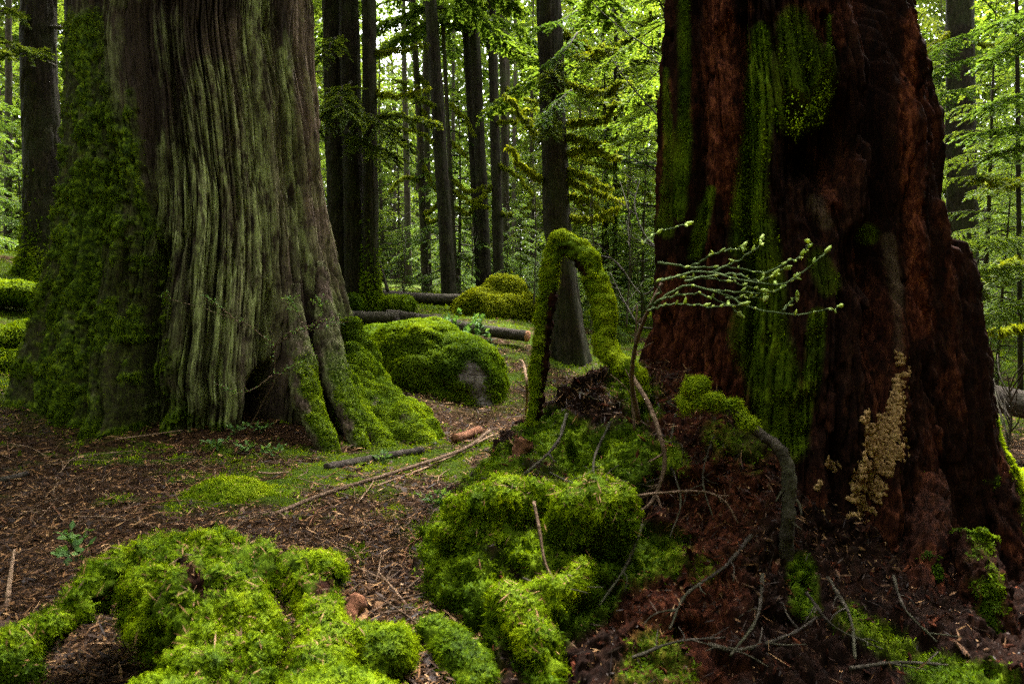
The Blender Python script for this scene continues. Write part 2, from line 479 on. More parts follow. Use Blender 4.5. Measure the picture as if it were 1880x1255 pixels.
def m_rock():
    m, nt = nodes_of('grey_rock'); b = NB(nt)
    vi = b.coord(); n1 = b.noise(vi, 14, 8, 0.65); n2 = b.noise(vi, 60, 5, 0.6)
    vo = b.n('ShaderNodeTexVoronoi', feature='DISTANCE_TO_EDGE'); vo.inputs['Scale'].default_value = 5
    mp = b.n('ShaderNodeMix', data_type='VECTOR'); mp.inputs[0].default_value = 0.12
    b.l(vi, mp.inputs[4]); nn = b.n('ShaderNodeTexNoise'); nn.inputs['Scale'].default_value = 6; b.l(vi, nn.inputs['Vector']); b.l(nn.outputs['Color'], mp.inputs[5]); b.l(mp.outputs[1], vo.inputs['Vector'])
    cr = b.ramp(vo.outputs['Distance'], [(0.0, (0, 0, 0)), (0.035, (1, 1, 1))])
    c = b.ramp(n1, [(0.35, (0.035, 0.028, 0.023)), (0.5, (0.10, 0.082, 0.070)), (0.66, (0.21, 0.18, 0.16))])
    c = b.mix(b.math('MULTIPLY', b.attr('moss'), 0.97), c, b.ramp(n2, [(0.3, (0.008, 0.018, 0.002)), (0.7, (0.045, 0.07, 0.005))]))
    h = b.math('ADD', b.math('ADD', n1, b.math('MULTIPLY', n2, 0.3)), b.math('MULTIPLY', cr, 0.35))
    b.finish(c, 0.9, h, 1.0, 0.03, 0.2)
    return m
M['rock'] = m_rock()

def m_simple(name, stops, scale, rough=0.85, bd=0.006, zs=1.0):
    m, nt = nodes_of(name); b = NB(nt)
    vi = b.coord((1, 1, zs)); n1 = b.noise(vi, scale, 7, 0.65)
    b.finish(b.ramp(n1, stops), rough, n1, 0.8, bd, 0.2)
    return m
M['sawn'] = m_simple('sawn_wood', [(0.3, (0.28, 0.11, 0.05)), (0.7, (0.55, 0.30, 0.17))], 25)
M['litter'] = leaf_mat('needle_litter', [(0.0, (0.010, 0.004, 0.002)), (0.45, (0.060, 0.026, 0.008)), (0.75, (0.155, 0.072, 0.024)), (1.0, (0.33, 0.19, 0.085))], 0.05, 0.6, (1, 1, 1))
M['fungus'] = m_simple('tan_crust', [(0.3, (0.13, 0.07, 0.025)), (0.5, (0.27, 0.16, 0.06)), (0.7, (0.40, 0.27, 0.12))], 60, 0.8, 0.004)
M['lichen'] = m_simple('pale_lichen', [(0.3, (0.22, 0.27, 0.22)), (0.7, (0.46, 0.52, 0.46))], 60)

# ------------------------------------------------------------------ ground
CTRL = [(100,830,4.6),(0,745,5.0),(-250,760,5.0),(300,825,4.6),(600,828,4.6),(760,835,4.8),(420,920,3.6),(200,1000,2.9),(700,1000,2.9),(50,1150,2.2),(-300,1150,2.2),
        (700,1150,2.2),(400,1255,1.85),(850,800,6),(950,800,5.5),(940,715,8),(950,640,9.5),(800,605,10),(690,600,10),(960,628,9.6),(760,578,12),(690,563,13),
        (900,588,12),(800,550,16),(1060,682,9.2),(1100,610,12),(1300,610,12),(30,560,9),(40,497,11),(20,640,7),(0,712,5.6),(-300,500,12),(60,462,14),(200,530,12),(400,545,12),
        (1840,800,7),(1840,755,8.5),(1860,960,4.5),(1820,830,6),(1850,650,14),(1500,640,12),(1400,1345,2.0),(1900,1330,2.2),(1900,1000,3.6),(1000,860,4.0),(1400,800,5),(1150,790,5)]
cp_ = np.array([P(*c) for c in CTRL])
extra = np.array([[x, y, z] for x, y, z in [(-45,75,2.2),(0,75,0.7),(45,75,0.0),(-20,30,1.9),(0,30,0.75),(20,30,-0.1),(-60,30,3.0),(60,30,-0.5),(-40,5,2.2),(40,5,-0.6),
                   (-6,0,0.5),(6,0,-0.2),(0,0,0.15),(-30,-20,1.2),(0,-20,0.2),(30,-20,-0.3),(0,-8,0.15),(-10,12,1.9),(10,14,-0.1)]])
cp_ = np.vstack([cp_, extra])
def _warp(x, y):
    return np.stack([np.arcsinh(np.asarray(x) / 3) * 3, np.arcsinh(np.asarray(y) / 3) * 3], -1)
_cw = _warp(cp_[:, 0], cp_[:, 1])
def _phi(r): return r
_K = _phi(np.linalg.norm(_cw[:, None] - _cw[None], axis=2)) 
_n = len(cp_)
_A = np.zeros((_n + 1, _n + 1)); _A[:_n, :_n] = _K - 0.10 * np.eye(_n); _A[:_n, _n] = 1; _A[_n, :_n] = 1
_w = np.linalg.solve(_A, np.concatenate([cp_[:, 2], [0]]))
def ground_z(x, y):
    x = np.atleast_1d(np.asarray(x, float)); y = np.atleast_1d(np.asarray(y, float))
    out = np.zeros(len(x))
    for s in range(0, len(x), 60000):
        q = _warp(x[s:s + 60000], y[s:s + 60000])
        d = np.sqrt(((q[:, None] - _cw[None]) ** 2).sum(2) + 0.02)
        out[s:s + 60000] = d @ _w[:_n] + _w[_n]
    Q = np.stack([x, y, np.zeros_like(x)], 1)
    out += 0.035 * fbm(Q * 1.3, 3, 5) + 0.018 * fbm(Q * 5.5, 3, 9)
    return out
def gz(x, y): return float(ground_z([x], [y])[0])

def moss_mask(x, y, z):
    V = np.stack([x, y, z], 1)
    px, py = project(V)
    Q = np.stack([x, y, np.zeros_like(x)], 1)
    w = 0.5 * fbm(Q * 3.0, 4, 31) + 0.35 * fbm(Q * 14, 3, 33)
    fine_ = fbm(Q * 9, 4, 35)
    m = np.zeros(len(x))
    near = y > 1
    for pts, wd in [([(330, 905), (460, 900), (540, 905)], 45), ([(560, 862), (700, 842), (820, 850)], 26), ([(600, 900), (760, 860), (900, 840)], 30),
                    ([(880, 850), (930, 880)], 45), ([(300, 842), (420, 835)], 16), ([(640, 820), (800, 815)], 22), ([(700, 930), (720, 940)], 22), ([(770, 985)], 22),
                    ([(150, 830), (250, 835)], 25), ([(470, 830), (560, 835)], 14), ([(660, 1020)], 18), ([(760, 590), (680, 575)], 18), ([(330, 880), (320, 935)], 26)]:
        m = np.maximum(m, stroke(px, py, pts, wd, w * 1.6 + 0.12) * near * sstep(-0.30, 0.05, fine_))
    far = sstep(6.2, 8.0, y) * sstep(-0.22, 0.18, w + 0.05)
    left = sstep(-2.2, -3.2, x) * sstep(4.6, 5.6, y) * sstep(-0.35, 0.1, w)
    bits = sstep(0.26, 0.42, w) * 0.8
    return np.clip(np.maximum(np.maximum(m, bits), np.maximum(far, left)), 0, 1)

ys = np.concatenate([np.linspace(-25, 1.2, 40)[:-1], np.linspace(1.2, 6.5, 330)[:-1], np.linspace(6.5, 16, 220)[:-1], np.linspace(16, 90, 90)])
t = np.linspace(-1, 1, 420)
xs_unit = np.sinh(t * 3.0) / np.sinh(3.0)
X, Yg = np.meshgrid(xs_unit * 70.0, ys)
gx, gy = X.ravel(), Yg.ravel()
gzv = ground_z(gx, gy)
gm = moss_mask(gx, gy, gzv)
gQ = np.stack([gx, gy, gzv], 1)
gzv = gzv + gm * 0.02 + 0.012 * fbm(gQ * 22, 3, 41) * (gy < 9)
GV = np.stack([gx, gy, gzv], 1)
GF = [grid_faces(len(ys), len(t), wrap=False)]
tag(obj('ground', GV, GF, M['soil'], None, {'moss': gm}), None, None, None, 'structure')

# needle litter and moss on the ground: uncountable
def on_ground(n, x0, x1, y0, y1, dens=None):
    # denser towards the camera side: what can be told apart there
    y = y0 * (y1 / y0) ** rng.random(n)
    half = y * 0.80 + 0.3
    x = (rng.random(n) * 2 - 1) * half
    k = (x > x0) & (x < x1)
    x, y = x[k], y[k]
    return x, y, ground_z(x, y)

bag = Bag()
x, y, z = on_ground(190000, -9, 9, 1.3, 14)
mm = moss_mask(x, y, z)
k = (rng.random(len(x)) > mm * 0.93) & ~((x > 0.25) & (y < 2.6))
x, y, z = x[k], y[k], z[k]
m_ = len(x)
a = rng.random(m_) * 6.283
d = np.stack([np.cos(a), np.sin(a), rng.normal(size=m_) * 0.22], 1); d /= np.linalg.norm(d, axis=1)[:, None]
up = np.stack([rng.normal(size=m_) * 0.3, rng.normal(size=m_) * 0.3, np.ones(m_)], 1)
L = (0.010 + 0.085 * rng.random(m_) ** 2.4) * (0.7 + 0.12 * y); W = (0.0010 + 0.0032 * rng.random(m_) ** 2) * (0.7 + 0.22 * y)
chip = rng.random(m_) < 0.10
W = np.where(chip, W * 3.2, W); L = np.where(chip, L * 0.55 + 0.006, L)
V, Fq = leaf_fans(np.stack([x, y, z + 0.010 + 0.02 * rng.random(m_)], 1) - d * (L / 2)[:, None], d, up, L, W)
bag.add(V, Fq, np.repeat((rng.random(m_) ** 2.2).clip(0, 1), 4))
tag(bagobj('needle_litter', bag, M['litter'], smooth=False), 'brown conifer needles and wood chips strewn over the forest floor', 'litter', None, 'stuff')

bag = Bag()
x, y, z = on_ground(420000, -12, 12, 1.3, 20)
k = rng.random(len(x)) < moss_mask(x, y, z) * 0.95
x, y, z = x[k], y[k], z[k]
p = np.stack([x, y, z + 0.012], 1)
sc_ = (0.6 + 0.16 * y)
n_ = np.tile(np.array([[0, 0, 1.0]]), (len(p), 1))
V, Fq, tt = fronds(p, n_, 0.017, 0.0032, 1.4, 0.0, 3.0, 8)
V = (V.reshape(-1, 4, 3) - p[:, None]) * sc_[:, None, None] + p[:, None]
bag.add(V.reshape(-1, 3), Fq, (tt + 0.12).clip(0, 1))
tag(bagobj('ground_moss', bag, M['moss'], smooth=False), 'bright green feather moss growing in patches on the forest floor', 'moss', None, 'stuff')

def moss_on(name, V, Fs, n, mask=None, L=0.03, W=0.005, droop=0.5, spread=0.8, parent=None, mat='moss', bias=0.0, tn=5.0, upbias=0.0, shape=True):
    N = vnormals(V, Fs)
    mk = np.ones(len(V)) if mask is None else mask
    if upbias: mk = mk * (1 - upbias + upbias * sstep(-0.5, 0.5, N[:, 2]))
    p, q = sample(V, Fs, n, mk, N)
    v, f, t_ = fronds(p, q, L, W, spread, droop, tn)
    return obj(name, v, [f], M[mat], parent, {'tint': (t_ + bias).clip(0, 1)}, True, None, fronds.N)

def fit_outline(cxr, r, TH, Z, Y0, nt, tabL, tabR, z_lo, z_hi, rounds=4, win=13):
    """scale and shift each ring so that the trunk is as wide as it was measured to be"""
    nr = len(r) // nt
    r = r.reshape(nr, nt).copy(); cx = np.broadcast_to(cxr.reshape(nr, nt), (nr, nt)).copy(); th = TH.reshape(nr, nt); z = Z.reshape(nr, nt)
    kern = np.hanning(win); kern /= kern.sum()
    for _ in range(rounds):
        V = np.stack([cx + r * np.sin(th), Y0 - r * np.cos(th), z], -1)
        px, py = project(V.reshape(-1, 3)); px = px.reshape(nr, nt)
        _, yc = project(np.stack([cx[:, 0], np.full(nr, Y0), z[:, 0]], 1))
        a = np.percentile(px, 1.0, axis=1); b = np.percentile(px, 99.0, axis=1)
        ta = np.interp(yc, *tabL); tb = np.interp(yc, *tabR)
        sc_r = (tb - ta) / np.maximum(b - a, 1); sh = ((ta + tb) - (a + b)) / 2 / F * Y0
        m = sstep(z_lo, z_lo + 0.25, z[:, 0]) * (1 - sstep(z_hi, z_hi + 0.5, z[:, 0]))
        sc_r = 1 + (np.convolve(np.pad(sc_r, win // 2, mode='edge'), kern, 'valid') - 1) * m; sh = np.convolve(np.pad(sh, win // 2, mode='edge'), kern, 'valid') * m
        r *= sc_r[:, None]; cx += sh[:, None]
    return cx.ravel(), r.ravel()

# ------------------------------------------------------------------ the giant cedar on the left
def trunk_grid(zs, nt):
    # finer where the furrows can be told apart
    nf = int(nt * 0.84)
    th = np.concatenate([np.linspace(-np.pi, -1.9, (nt - nf) // 2, endpoint=False), np.linspace(-1.9, 1.9, nf, endpoint=False), np.linspace(1.9, np.pi, nt - nf - (nt - nf) // 2, endpoint=False)])
    TH, Z = np.meshgrid(th, zs)
    return TH.ravel(), Z.ravel()

def cyc(th, c, w): return np.exp(-(((th - c + np.pi) % (2 * np.pi) - np.pi) / w) ** 2)

YC = 6.0
zz = np.concatenate([np.linspace(-0.5, 3.9, 460), np.linspace(3.9, 17, 60)[1:]])
TH, Z = trunk_grid(zz, 1150)
r0 = np.interp(Z, [-0.5, -0.09, 0.37, 0.83, 1.29, 1.75, 2.68, 3.6, 6, 17], [1.48, 1.46, 1.36, 1.27, 1.19, 1.12, 1.05, 1.0, 0.92, 0.35])
cx_ = np.interp(Z, [-0.5, 0.3, 0.83, 3.6, 17], [-2.80, -2.76, -2.74, -2.72, -2.6])
b_ = np.exp(-np.maximum(Z - 0.1, 0.0) / 0.75)
wth = TH + 0.06 * np.sin(Z * 2.1 + 1) + 0.05 * fbm(np.stack([np.cos(TH) * 2, np.sin(TH) * 2, Z * 0.6], 1), 2, 3)
wl_ = wth - 0.43
lob = np.zeros_like(Z)
for c_, w_, A_, K_ in [(-1.45, .30, .50, .05), (-0.95, .16, .22, .03), (-0.62, .14, .28, .05), (-0.25, .13, .10, .03), (0.13, .16, .05, .05), (0.62, .10, .12, .05), (0.86, .13, .24, .06),
                       (1.25, .16, .34, .05), (1.65, .2, .4, .04), (2.3, .25, .4, .05), (3.0, .25, .4, .05), (-2.3, .25, .4, .05)]:
    lob += cyc(wl_, c_, w_) * (A_ * b_ + K_)
for c_, w_, A_, K_ in [(-0.44, .11, .16, .15), (-0.05, .06, .08, .05), (0.40, .05, .10, .05), (0.74, .06, .14, .06), (1.05, .06, .16, .05), (-0.80, .07, .12, .04)]:
    lob -= cyc(wl_, c_, w_) * (A_ * b_ + K_)
front = cyc(TH, 0.43, 0.8)
r = r0 * (1 - 0.15 * front * b_) + lob
# hollow between the buttresses
r -= 0.60 * sstep(0.25, 0.75, cyc(wl_, 0.36, 0.13)) * (1 - sstep(0.30, 0.62, Z - 0.6 * (wl_ - 0.36)))
r -= 0.28 * cyc(wl_, 0.98, 0.07) * (1 - sstep(0.3, 0.9, Z))
cyl = np.stack([np.sin(wth) * 1.1, -np.cos(wth) * 1.1, Z], 1)
rough_front = 1.0
bend = cyl + 0.014 * np.stack([fbm(cyl * 2.2, 2, 27), fbm(cyl * 2.2, 2, 28), 0 * Z], 1)
f_a = fbm(bend * np.array([6, 6, 0.28]), 3, 21)
f_b = fbm(bend * np.array([15, 15, 0.75]), 3, 22)
f_c = fbm(bend * np.array([36, 36, 1.7]), 3, 23)
f_d = fbm(bend * np.array([60, 60, 9]), 2, 29)
plate = np.exp(-(f_b / 0.075) ** 2)
fine = np.exp(-(f_c / 0.09) ** 2)
calm = 1 - 0.5 * stroke(*project(np.stack([cx_ + r * np.sin(TH), YC - r * np.cos(TH), Z], 1)), [(385, 600, 40), (390, 760, 40)], 40)
r += 0.11 * f_a - 0.11 * np.exp(-(f_a / 0.055) ** 2) + calm * (0.05 * f_b - 0.055 * plate + 0.018 * f_c - 0.026 * fine) + 0.010 * f_d
ridge = (1 - plate) * (1 - 0.7 * fine)
lum = fbm(cyl * 7.0, 4, 24); lum2 = fbm(cyl * 20, 3, 25)
cx_, r = fit_outline(cx_, r, TH, Z, YC, 1150, ([-400, 0, 100, 200, 300, 400, 500, 600, 700, 900], [140, 134, 127, 122, 116, 106, 88, 54, 12, -10]),
                     ([-400, 0, 200, 300, 400, 500, 600, 700, 900], [566, 571, 580, 585, 602, 624, 648, 684, 740]), -0.25, 3.9, 4, 81)
px_, py_ = project(np.stack([cx_ + r * np.sin(TH), YC - r * np.cos(TH), Z], 1))
wv = 0.5 * fbm(cyl * 4, 4, 26) + 0.35 * f_b
mossG = stroke(px_, py_, [(150, 60, 40), (160, 250, 65), (165, 420, 95), (140, 600, 130), (140, 790, 190)], 100, wv * 1.0)
mossG = np.maximum(mossG, stroke(px_, py_, [(240, 170, 9), (235, 320, 20), (255, 460, 48), (260, 620, 50), (250, 780, 60)], 20, wv))
mossG = np.maximum(mossG, stroke(px_, py_, [(650, 640, 16), (720, 760, 30), (790, 815, 30)], 20, wv))
mossG = np.maximum(mossG, stroke(px_, py_, [(600, 690, 9), (640, 790, 14)], 20, wv))
mossG = np.maximum(mossG, stroke(px_, py_, [(320, 780, 40), (420, 800, 24)], 20, wv + 0.2))
mossG = np.maximum(mossG, 0.6 * (sstep(1.2, 2.2, np.abs(TH))) * sstep(2.2, 0.2, Z))
mossG = mossG * (0.30 + 0.70 * sstep(-0.30, 0.12, lum * 0.8 + 0.5 * f_b + 0.3 * lum2))
r += mossG * (0.012 + 0.030 * lum + 0.030 * lum2 + 0.012 * f_d)
lich = stroke(px_, py_, [(385, 300, 30), (390, 480, 45), (385, 650, 60), (390, 790, 50)], 50, wv * 1.3)
lich = np.maximum(lich, 0.9 * stroke(px_, py_, [(470, 0, 20), (470, 300, 40), (480, 560, 40), (470, 690, 20)], 30, wv * 1.6))
lich = np.maximum(lich, 0.75 * stroke(px_, py_, [(380, 150, 30), (360, 400, 70)], 30, wv * 1.8))
lich = np.maximum(lich, 0.8 * stroke(px_, py_, [(520, 100, 14), (545, 420, 16), (600, 560, 25), (640, 700, 20)], 30, wv * 1.5))
lich = np.maximum(lich, 0.3 * sstep(0.05, 0.2, wv)) 
grey = np.maximum(stroke(px_, py_, [(560, 0, 26), (572, 300, 30), (600, 520, 30)], 30, wv), 0.75 * stroke(px_, py_, [(440, 100, 60), (470, 450, 80), (470, 700, 60)], 30, wv))
V = np.stack([cx_ + r * np.sin(TH), YC - r * np.cos(TH), Z], 1)
Fc = [grid_faces(len(zz), 1150)]
cedar = thing('giant_cedar', 'huge old cedar trunk with furrowed bark, green moss on its left flank and flaring roots', 'tree', (-2.76, 6.0, 0.15))
obj('trunk', V, Fc, M['cedar'], cedar, {'moss': mossG, 'lichen': lich * (0.25 + 0.75 * ridge), 'grey': grey * (0.3 + 0.7 * ridge)})
vis = (Z < 4.2) & (np.abs(TH) < 1.9) & (Z > -0.1)
mo = moss_on('moss', V, Fc, 130000, mossG ** 1.6 * vis * (0.25 + 0.75 * ridge) * (0.03 + 0.97 * sstep(-0.05, 0.22, lum + 0.7 * lum2)), 0.011, 0.0030, 0.2, 1.2, cedar, 'moss', 0.14, 3.0)

# right hand root draped in moss
bag = Bag()
for pts, rr in [([(636, 590, 6.0), (662, 665, 5.95), (698, 738, 5.75), (742, 792, 5.4), (798, 842, 5.1)], [.07, .13, .17, .16, .07]),
                ([(622, 670, 5.6), (645, 745, 5.35), (685, 800, 5.1), (735, 858, 4.95)], [.07, .12, .10, .03]), ([(640, 640, 5.8), (668, 735, 5.6), (700, 790, 5.35), (752, 838, 5.15)], [.08, .15, .14, .05]),
                ([(700, 745, 6.0), (755, 780, 5.7), (785, 820, 5.45)], [.12, .17, .10])]:
    pa = resample([P(*q) for q in pts], 14)
    bag.add(*tube(pa, np.interp(np.linspace(0, 1, 14), np.linspace(0, 1, len(rr)), rr), 14))
RV, RF = remesh(bag, 0.03, 5)
RV = RV + vnormals(RV, RF) * (0.035 * fbm(RV * 5, 4, 51))[:, None]
RV = RV + vnormals(RV, RF) * (0.07 * np.abs(fbm(RV * 5, 3, 52)) + 0.035 * fbm(RV * 12, 3, 53))[:, None]
rpx, rpy = project(RV); rw = 0.7 * fbm(RV * 6, 3, 54) + 0.4 * fbm(RV * 18, 2, 55)
rmk = 1 - np.maximum(stroke(rpx, rpy, [(625, 690, 14), (655, 780, 16), (690, 825, 12)], 16, rw), sstep(0.25, 0.5, rw) * 0.8)
ro = obj('root', RV, RF, M['cedar'], cedar, {'moss': rmk, 'lichen': np.zeros(len(RV)), 'grey': np.zeros(len(RV))})
moss_on('moss', RV, RF, 90000, rmk, 0.017, 0.0036, 0.3, 1.1, ro, 'moss', 0.08, 4.0, 0.3)

for pts, rr in [([(588, 480, 5.75), (600, 590, 5.60), (618, 690, 5.35), (648, 780, 5.05), (672, 838, 4.85)], [.05, .10, .11, .10, .05]),
                ([(540, 520, 5.35), (548, 630, 5.22), (562, 730, 5.0), (592, 800, 4.8), (612, 840, 4.7)], [.04, .09, .10, .08, .04])]:
    pa = resample([P(*q_) for q_ in pts], 90)
    bv, bf = tube(pa, np.interp(np.linspace(0, 1, 90), np.linspace(0, 1, len(rr)), rr), 64)
    bn = vnormals(bv, bf)
    g_ = fbm(bv * np.array([22, 22, 2.0]), 3, 56); h_ = fbm(bv * np.array([48, 48, 4]), 2, 57)
    bv = bv + bn * (0.020 * g_ - 0.020 * np.exp(-(g_ / .07) ** 2) + 0.008 * h_ - 0.010 * np.exp(-(h_ / .09) ** 2) + 0.03 * fbm(bv * np.array([4, 4, 2]), 2, 58))[:, None]
    bx, by = project(bv); bw = 0.6 * fbm(bv * 8, 3, 59)
    bm = (sstep(0.15, 0.6, bn[:, 2] + 0.45 * bn[:, 0] + bw) * sstep(600, 720, by)).clip(0, 1) if pts[0][0] > 520 else sstep(0.3, 0.6, bw) * 0.6
    rb = obj('root', bv, bf, M['cedar'], cedar, {'moss': bm * 0.8, 'lichen': (0.75 if pts[0][0] < 420 else 0.45) * sstep(-0.2, 0.2, bw), 'grey': 0.5 * sstep(-0.1, 0.3, -bw)})
    moss_on('moss', bv, bf, 7000, bm ** 2, 0.014, 0.0036, 0.3, 1.1, rb, 'moss', 0.0, 3.0)

# ------------------------------------------------------------------ conifer parts
def spray_branch(B, path, twig_len, step, leaf, wleaf, droop=0.25, tint0=0.5, flat=0.25, taper=0.6, start=0.12):
    """flat hemlock spray: side twigs left and right of a limb, small leaves along each of them"""
    path = np.asarray(path); seg = np.linalg.norm(np.diff(path, axis=0), axis=1); tot = seg.sum()
    n = max(3, int(tot / step))
    s = np.linspace(start, 1.0, n); cum = np.concatenate([[0], np.cumsum(seg)]) / tot
    p = np.stack([np.interp(s, cum, path[:, k]) for k in range(3)], 1)
    T = np.gradient(p, axis=0); T /= np.linalg.norm(T, axis=1)[:, None] + 1e-9
    side = np.cross(T, [0, 0, 1.0]); side /= np.linalg.norm(side, axis=1)[:, None] + 1e-9
    for sg in (-1, 1):
        tl = twig_len * (1 - taper * s) * (0.6 + 0.6 * rng.random(n)) * sstep(start - 0.05, start + 0.25, s + 0.08)
        dr = side * sg * (0.75 + 0.3 * rng.random(n))[:, None] + T * (0.55 + 0.3 * rng.random(n))[:, None] + np.array([0, 0, 1]) * (rng.normal(size=n) * flat - droop * 0.5)[:, None]
        dr /= np.linalg.norm(dr, axis=1)[:, None]
        k = max(3, int(twig_len / (leaf * 0.42)))
        u = (np.arange(k) + 0.5) / k
        q = p[:, None] + dr[:, None] * (tl[:, None] * u[None])[..., None]
        q[..., 2] -= droop * tl[:, None] * u[None] ** 2
        for sg2 in (-1, 1):
            ld = dr[:, None] * 0.75 + np.cross(dr, [0, 0, 1.0])[:, None] * sg2 * 0.65 + rng.normal(size=q.shape) * 0.22
            ld /= np.linalg.norm(ld, axis=2)[..., None]
            qq = q.reshape(-1, 3); ll = ld.reshape(-1, 3); m_ = len(qq)
            up = np.stack([rng.normal(size=m_) * 0.45, rng.normal(size=m_) * 0.45, np.ones(m_)], 1)
            Lf = leaf * (0.6 + 0.7 * rng.random(m_)); Wf = wleaf * (0.6 + 0.7 * rng.random(m_))
            v, f = leaf_fans(qq, ll, up, Lf, Wf)
            B.add(v, f, np.repeat((tint0 + 0.35 * (rng.random(m_) - 0.5) + 0.25 * np.repeat(rng.random(n) - 0.5, k)).clip(0, 1), 4))

def limb_path(z0, az, L, rise, droop, wob=0.08, n=7, base=(0, 0), r0=0.0):
    s = np.linspace(0, 1, n)
    d = np.array([math.cos(az), math.sin(az)])
    o = np.cumsum(rng.normal(size=(n, 3)) * wob * L / n, axis=0); o[0] = 0
    return np.stack([base[0] + d[0] * (r0 + L * s), base[1] + d[1] * (r0 + L * s), z0 + L * (rise * s - droop * s * s)], 1) + o

def conifer_meshes(H, r, zlo, nb, Lb, leaf, mat, droop=0.3, dead=0, seed=0, twig=0.6, step=0.16, tint=0.5, bare_top=False, lean=0.0, bark='bark_far', wl=0.27):
    """(trunk mesh, crown mesh) of a conifer H tall standing at the origin"""
    B = Bag(); T = Bag()
    zs = np.linspace(-0.4, H, 22)
    path = np.stack([0.10 * np.sin(zs * 0.5 + seed) * (zs / H), 0.10 * np.cos(zs * 0.43 + seed) * (zs / H), zs], 1)
    rad = r * (1 - zs / H).clip(0.03) ** 0.8 + r * 0.5 * np.exp(-(zs + 0.4) / 0.35)
    T.add(*tube(path, rad, 9), tint=0.0)
    for i in range(dead):
        z0 = H * 0.03 + (zlo + 1.5) * rng.random(); Ld = (0.4 + 1.3 * rng.random()) * Lb * 0.45
        q = limb_path(z0, rng.random() * 6.28, Ld, 0.15, 0.45, 0.25)
        T.add(*tube(q, np.linspace(0.014, 0.004, len(q)), 4), tint=0.2)
    for i in range(nb):
        f = (i + rng.random()) / nb
        z0 = zlo + (H - zlo) * f
        Li = Lb * (1 - f) ** 0.7 * (0.6 + 0.6 * rng.random()) + 0.25
        q = limb_path(z0, i * 2.4 + rng.random() * 1.2, Li, 0.10 + 0.25 * f, droop + 0.1 * rng.random(), 0.10)
        T.add(*tube(q, np.linspace(0.012 + 0.008 * Li, 0.004, len(q)), 4), tint=0.2)
        spray_branch(B, q, twig * (0.5 + 0.22 * Li), step, leaf, leaf * wl, 0.25, tint + 0.15 * (rng.random() - 0.5))
    tv, tf, ta = T.get(); bv, bf, ba = B.get()
    return make_mesh('trunk', tv, tf, M[bark], {'moss': ta * 0}), make_mesh('crown', bv, bf, M[mat], {'tint': ba}, smooth=False)

KINDS = [
    conifer_meshes(7.0, 0.055, 0.5, 46, 1.7, 0.048, 'needles', 0.35, 6, 1, step=0.12),
    conifer_meshes(9.5, 0.075, 0.8, 58, 2.1, 0.052, 'needles', 0.30, 8, 2, tint=0.62, step=0.125),
    conifer_meshes(5.0, 0.045, 0.3, 40, 1.4, 0.045, 'needles_light', 0.35, 4, 3, tint=0.45, step=0.11),
    conifer_meshes(17.0, 0.15, 4.5, 62, 2.9, 0.075, 'needles', 0.35, 26, 4, tint=0.55, step=0.18),
    conifer_meshes(20.0, 0.19, 7.0, 60, 3.2, 0.082, 'needles_olive', 0.40, 30, 5, tint=0.6, step=0.2),
    conifer_meshes(15.0, 0.11, 2.5, 64, 2.4, 0.072, 'needles_olive', 0.32, 18, 6, tint=0.65, step=0.16),
]
KINDS.append(conifer_meshes(19.0, 0.105, 10.5, 18, 1.6, 0.07, 'needles_olive', 0.35, 20, 7, tint=0.5, step=0.2))
PROTO = {}
def bg_tree(kind, x, y, rz, s, name, label, cat, group):
    if (kind, name) not in PROTO:
        r_ = thing(name, label, cat, (x, y, gz(x, y) - 0.05), group)
        link('trunk', KINDS[kind][0], r_); link('crown', KINDS[kind][1], r_)
        r_.rotation_euler = (0, 0, rz); r_.scale = (s,) * 3
        PROTO[(kind, name)] = r_
        return r_
    return copy_thing(PROTO[(kind, name)], (x, y, gz(x, y) - 0.05), rz, s, label, group)

# understory: young hemlocks between and beyond the trunks
def pick(n, y0, y1, spread, avoid=()):
    out = []
    tries = 0
    while len(out) < n and tries < 6000:
        tries += 1
        y = y0 + (y1 - y0) * random.random()
        x = (random.random() * 2 - 1) * (y * spread)
        pxl = CX + F * x / y
        if any(a <= pxl <= b and y < yy for a, b, yy in avoid): continue
        if all(math.hypot(x - u, y - v) > 0.045 * y + 0.35 for u, v in out): out.append((x, y))
    return out
AV = [(640, 1100, 17.5), (0, 110, 15), (1735, 1800, 13.5), (110, 600, 11), (1000, 1080, 17)]
for (x, y) in pick(50, 12.5, 30, 0.80, AV):
    k = random.choice([0, 0, 1, 2])
    bg_tree(k, x, y, random.random() * 6.28, 0.75 + 0.5 * random.random(), 'young_hemlock', 'young bright green hemlock filling the understory behind the dark trunks', 'young tree', 'young hemlocks in the understory')
for (x, y) in pick(44, 27, 46, 0.85):
    k = random.choice([3, 4, 5, 5, 1])
    bg_tree(k, x, y, random.random() * 6.28, 0.8 + 0.4 * random.random(), 'forest_conifer', 'tall slender conifer standing far back in the bright woods', 'tree', 'conifers far back in the woods')

for (x, y) in pick(34, 19, 36, 0.72):
    bg_tree(6, x, y, random.random() * 6.28, 0.7 + 0.6 * random.random(), 'pole_conifer', 'slim bare dark pole of a conifer deep in the woods', 'tree', 'slim poles deep in the woods')

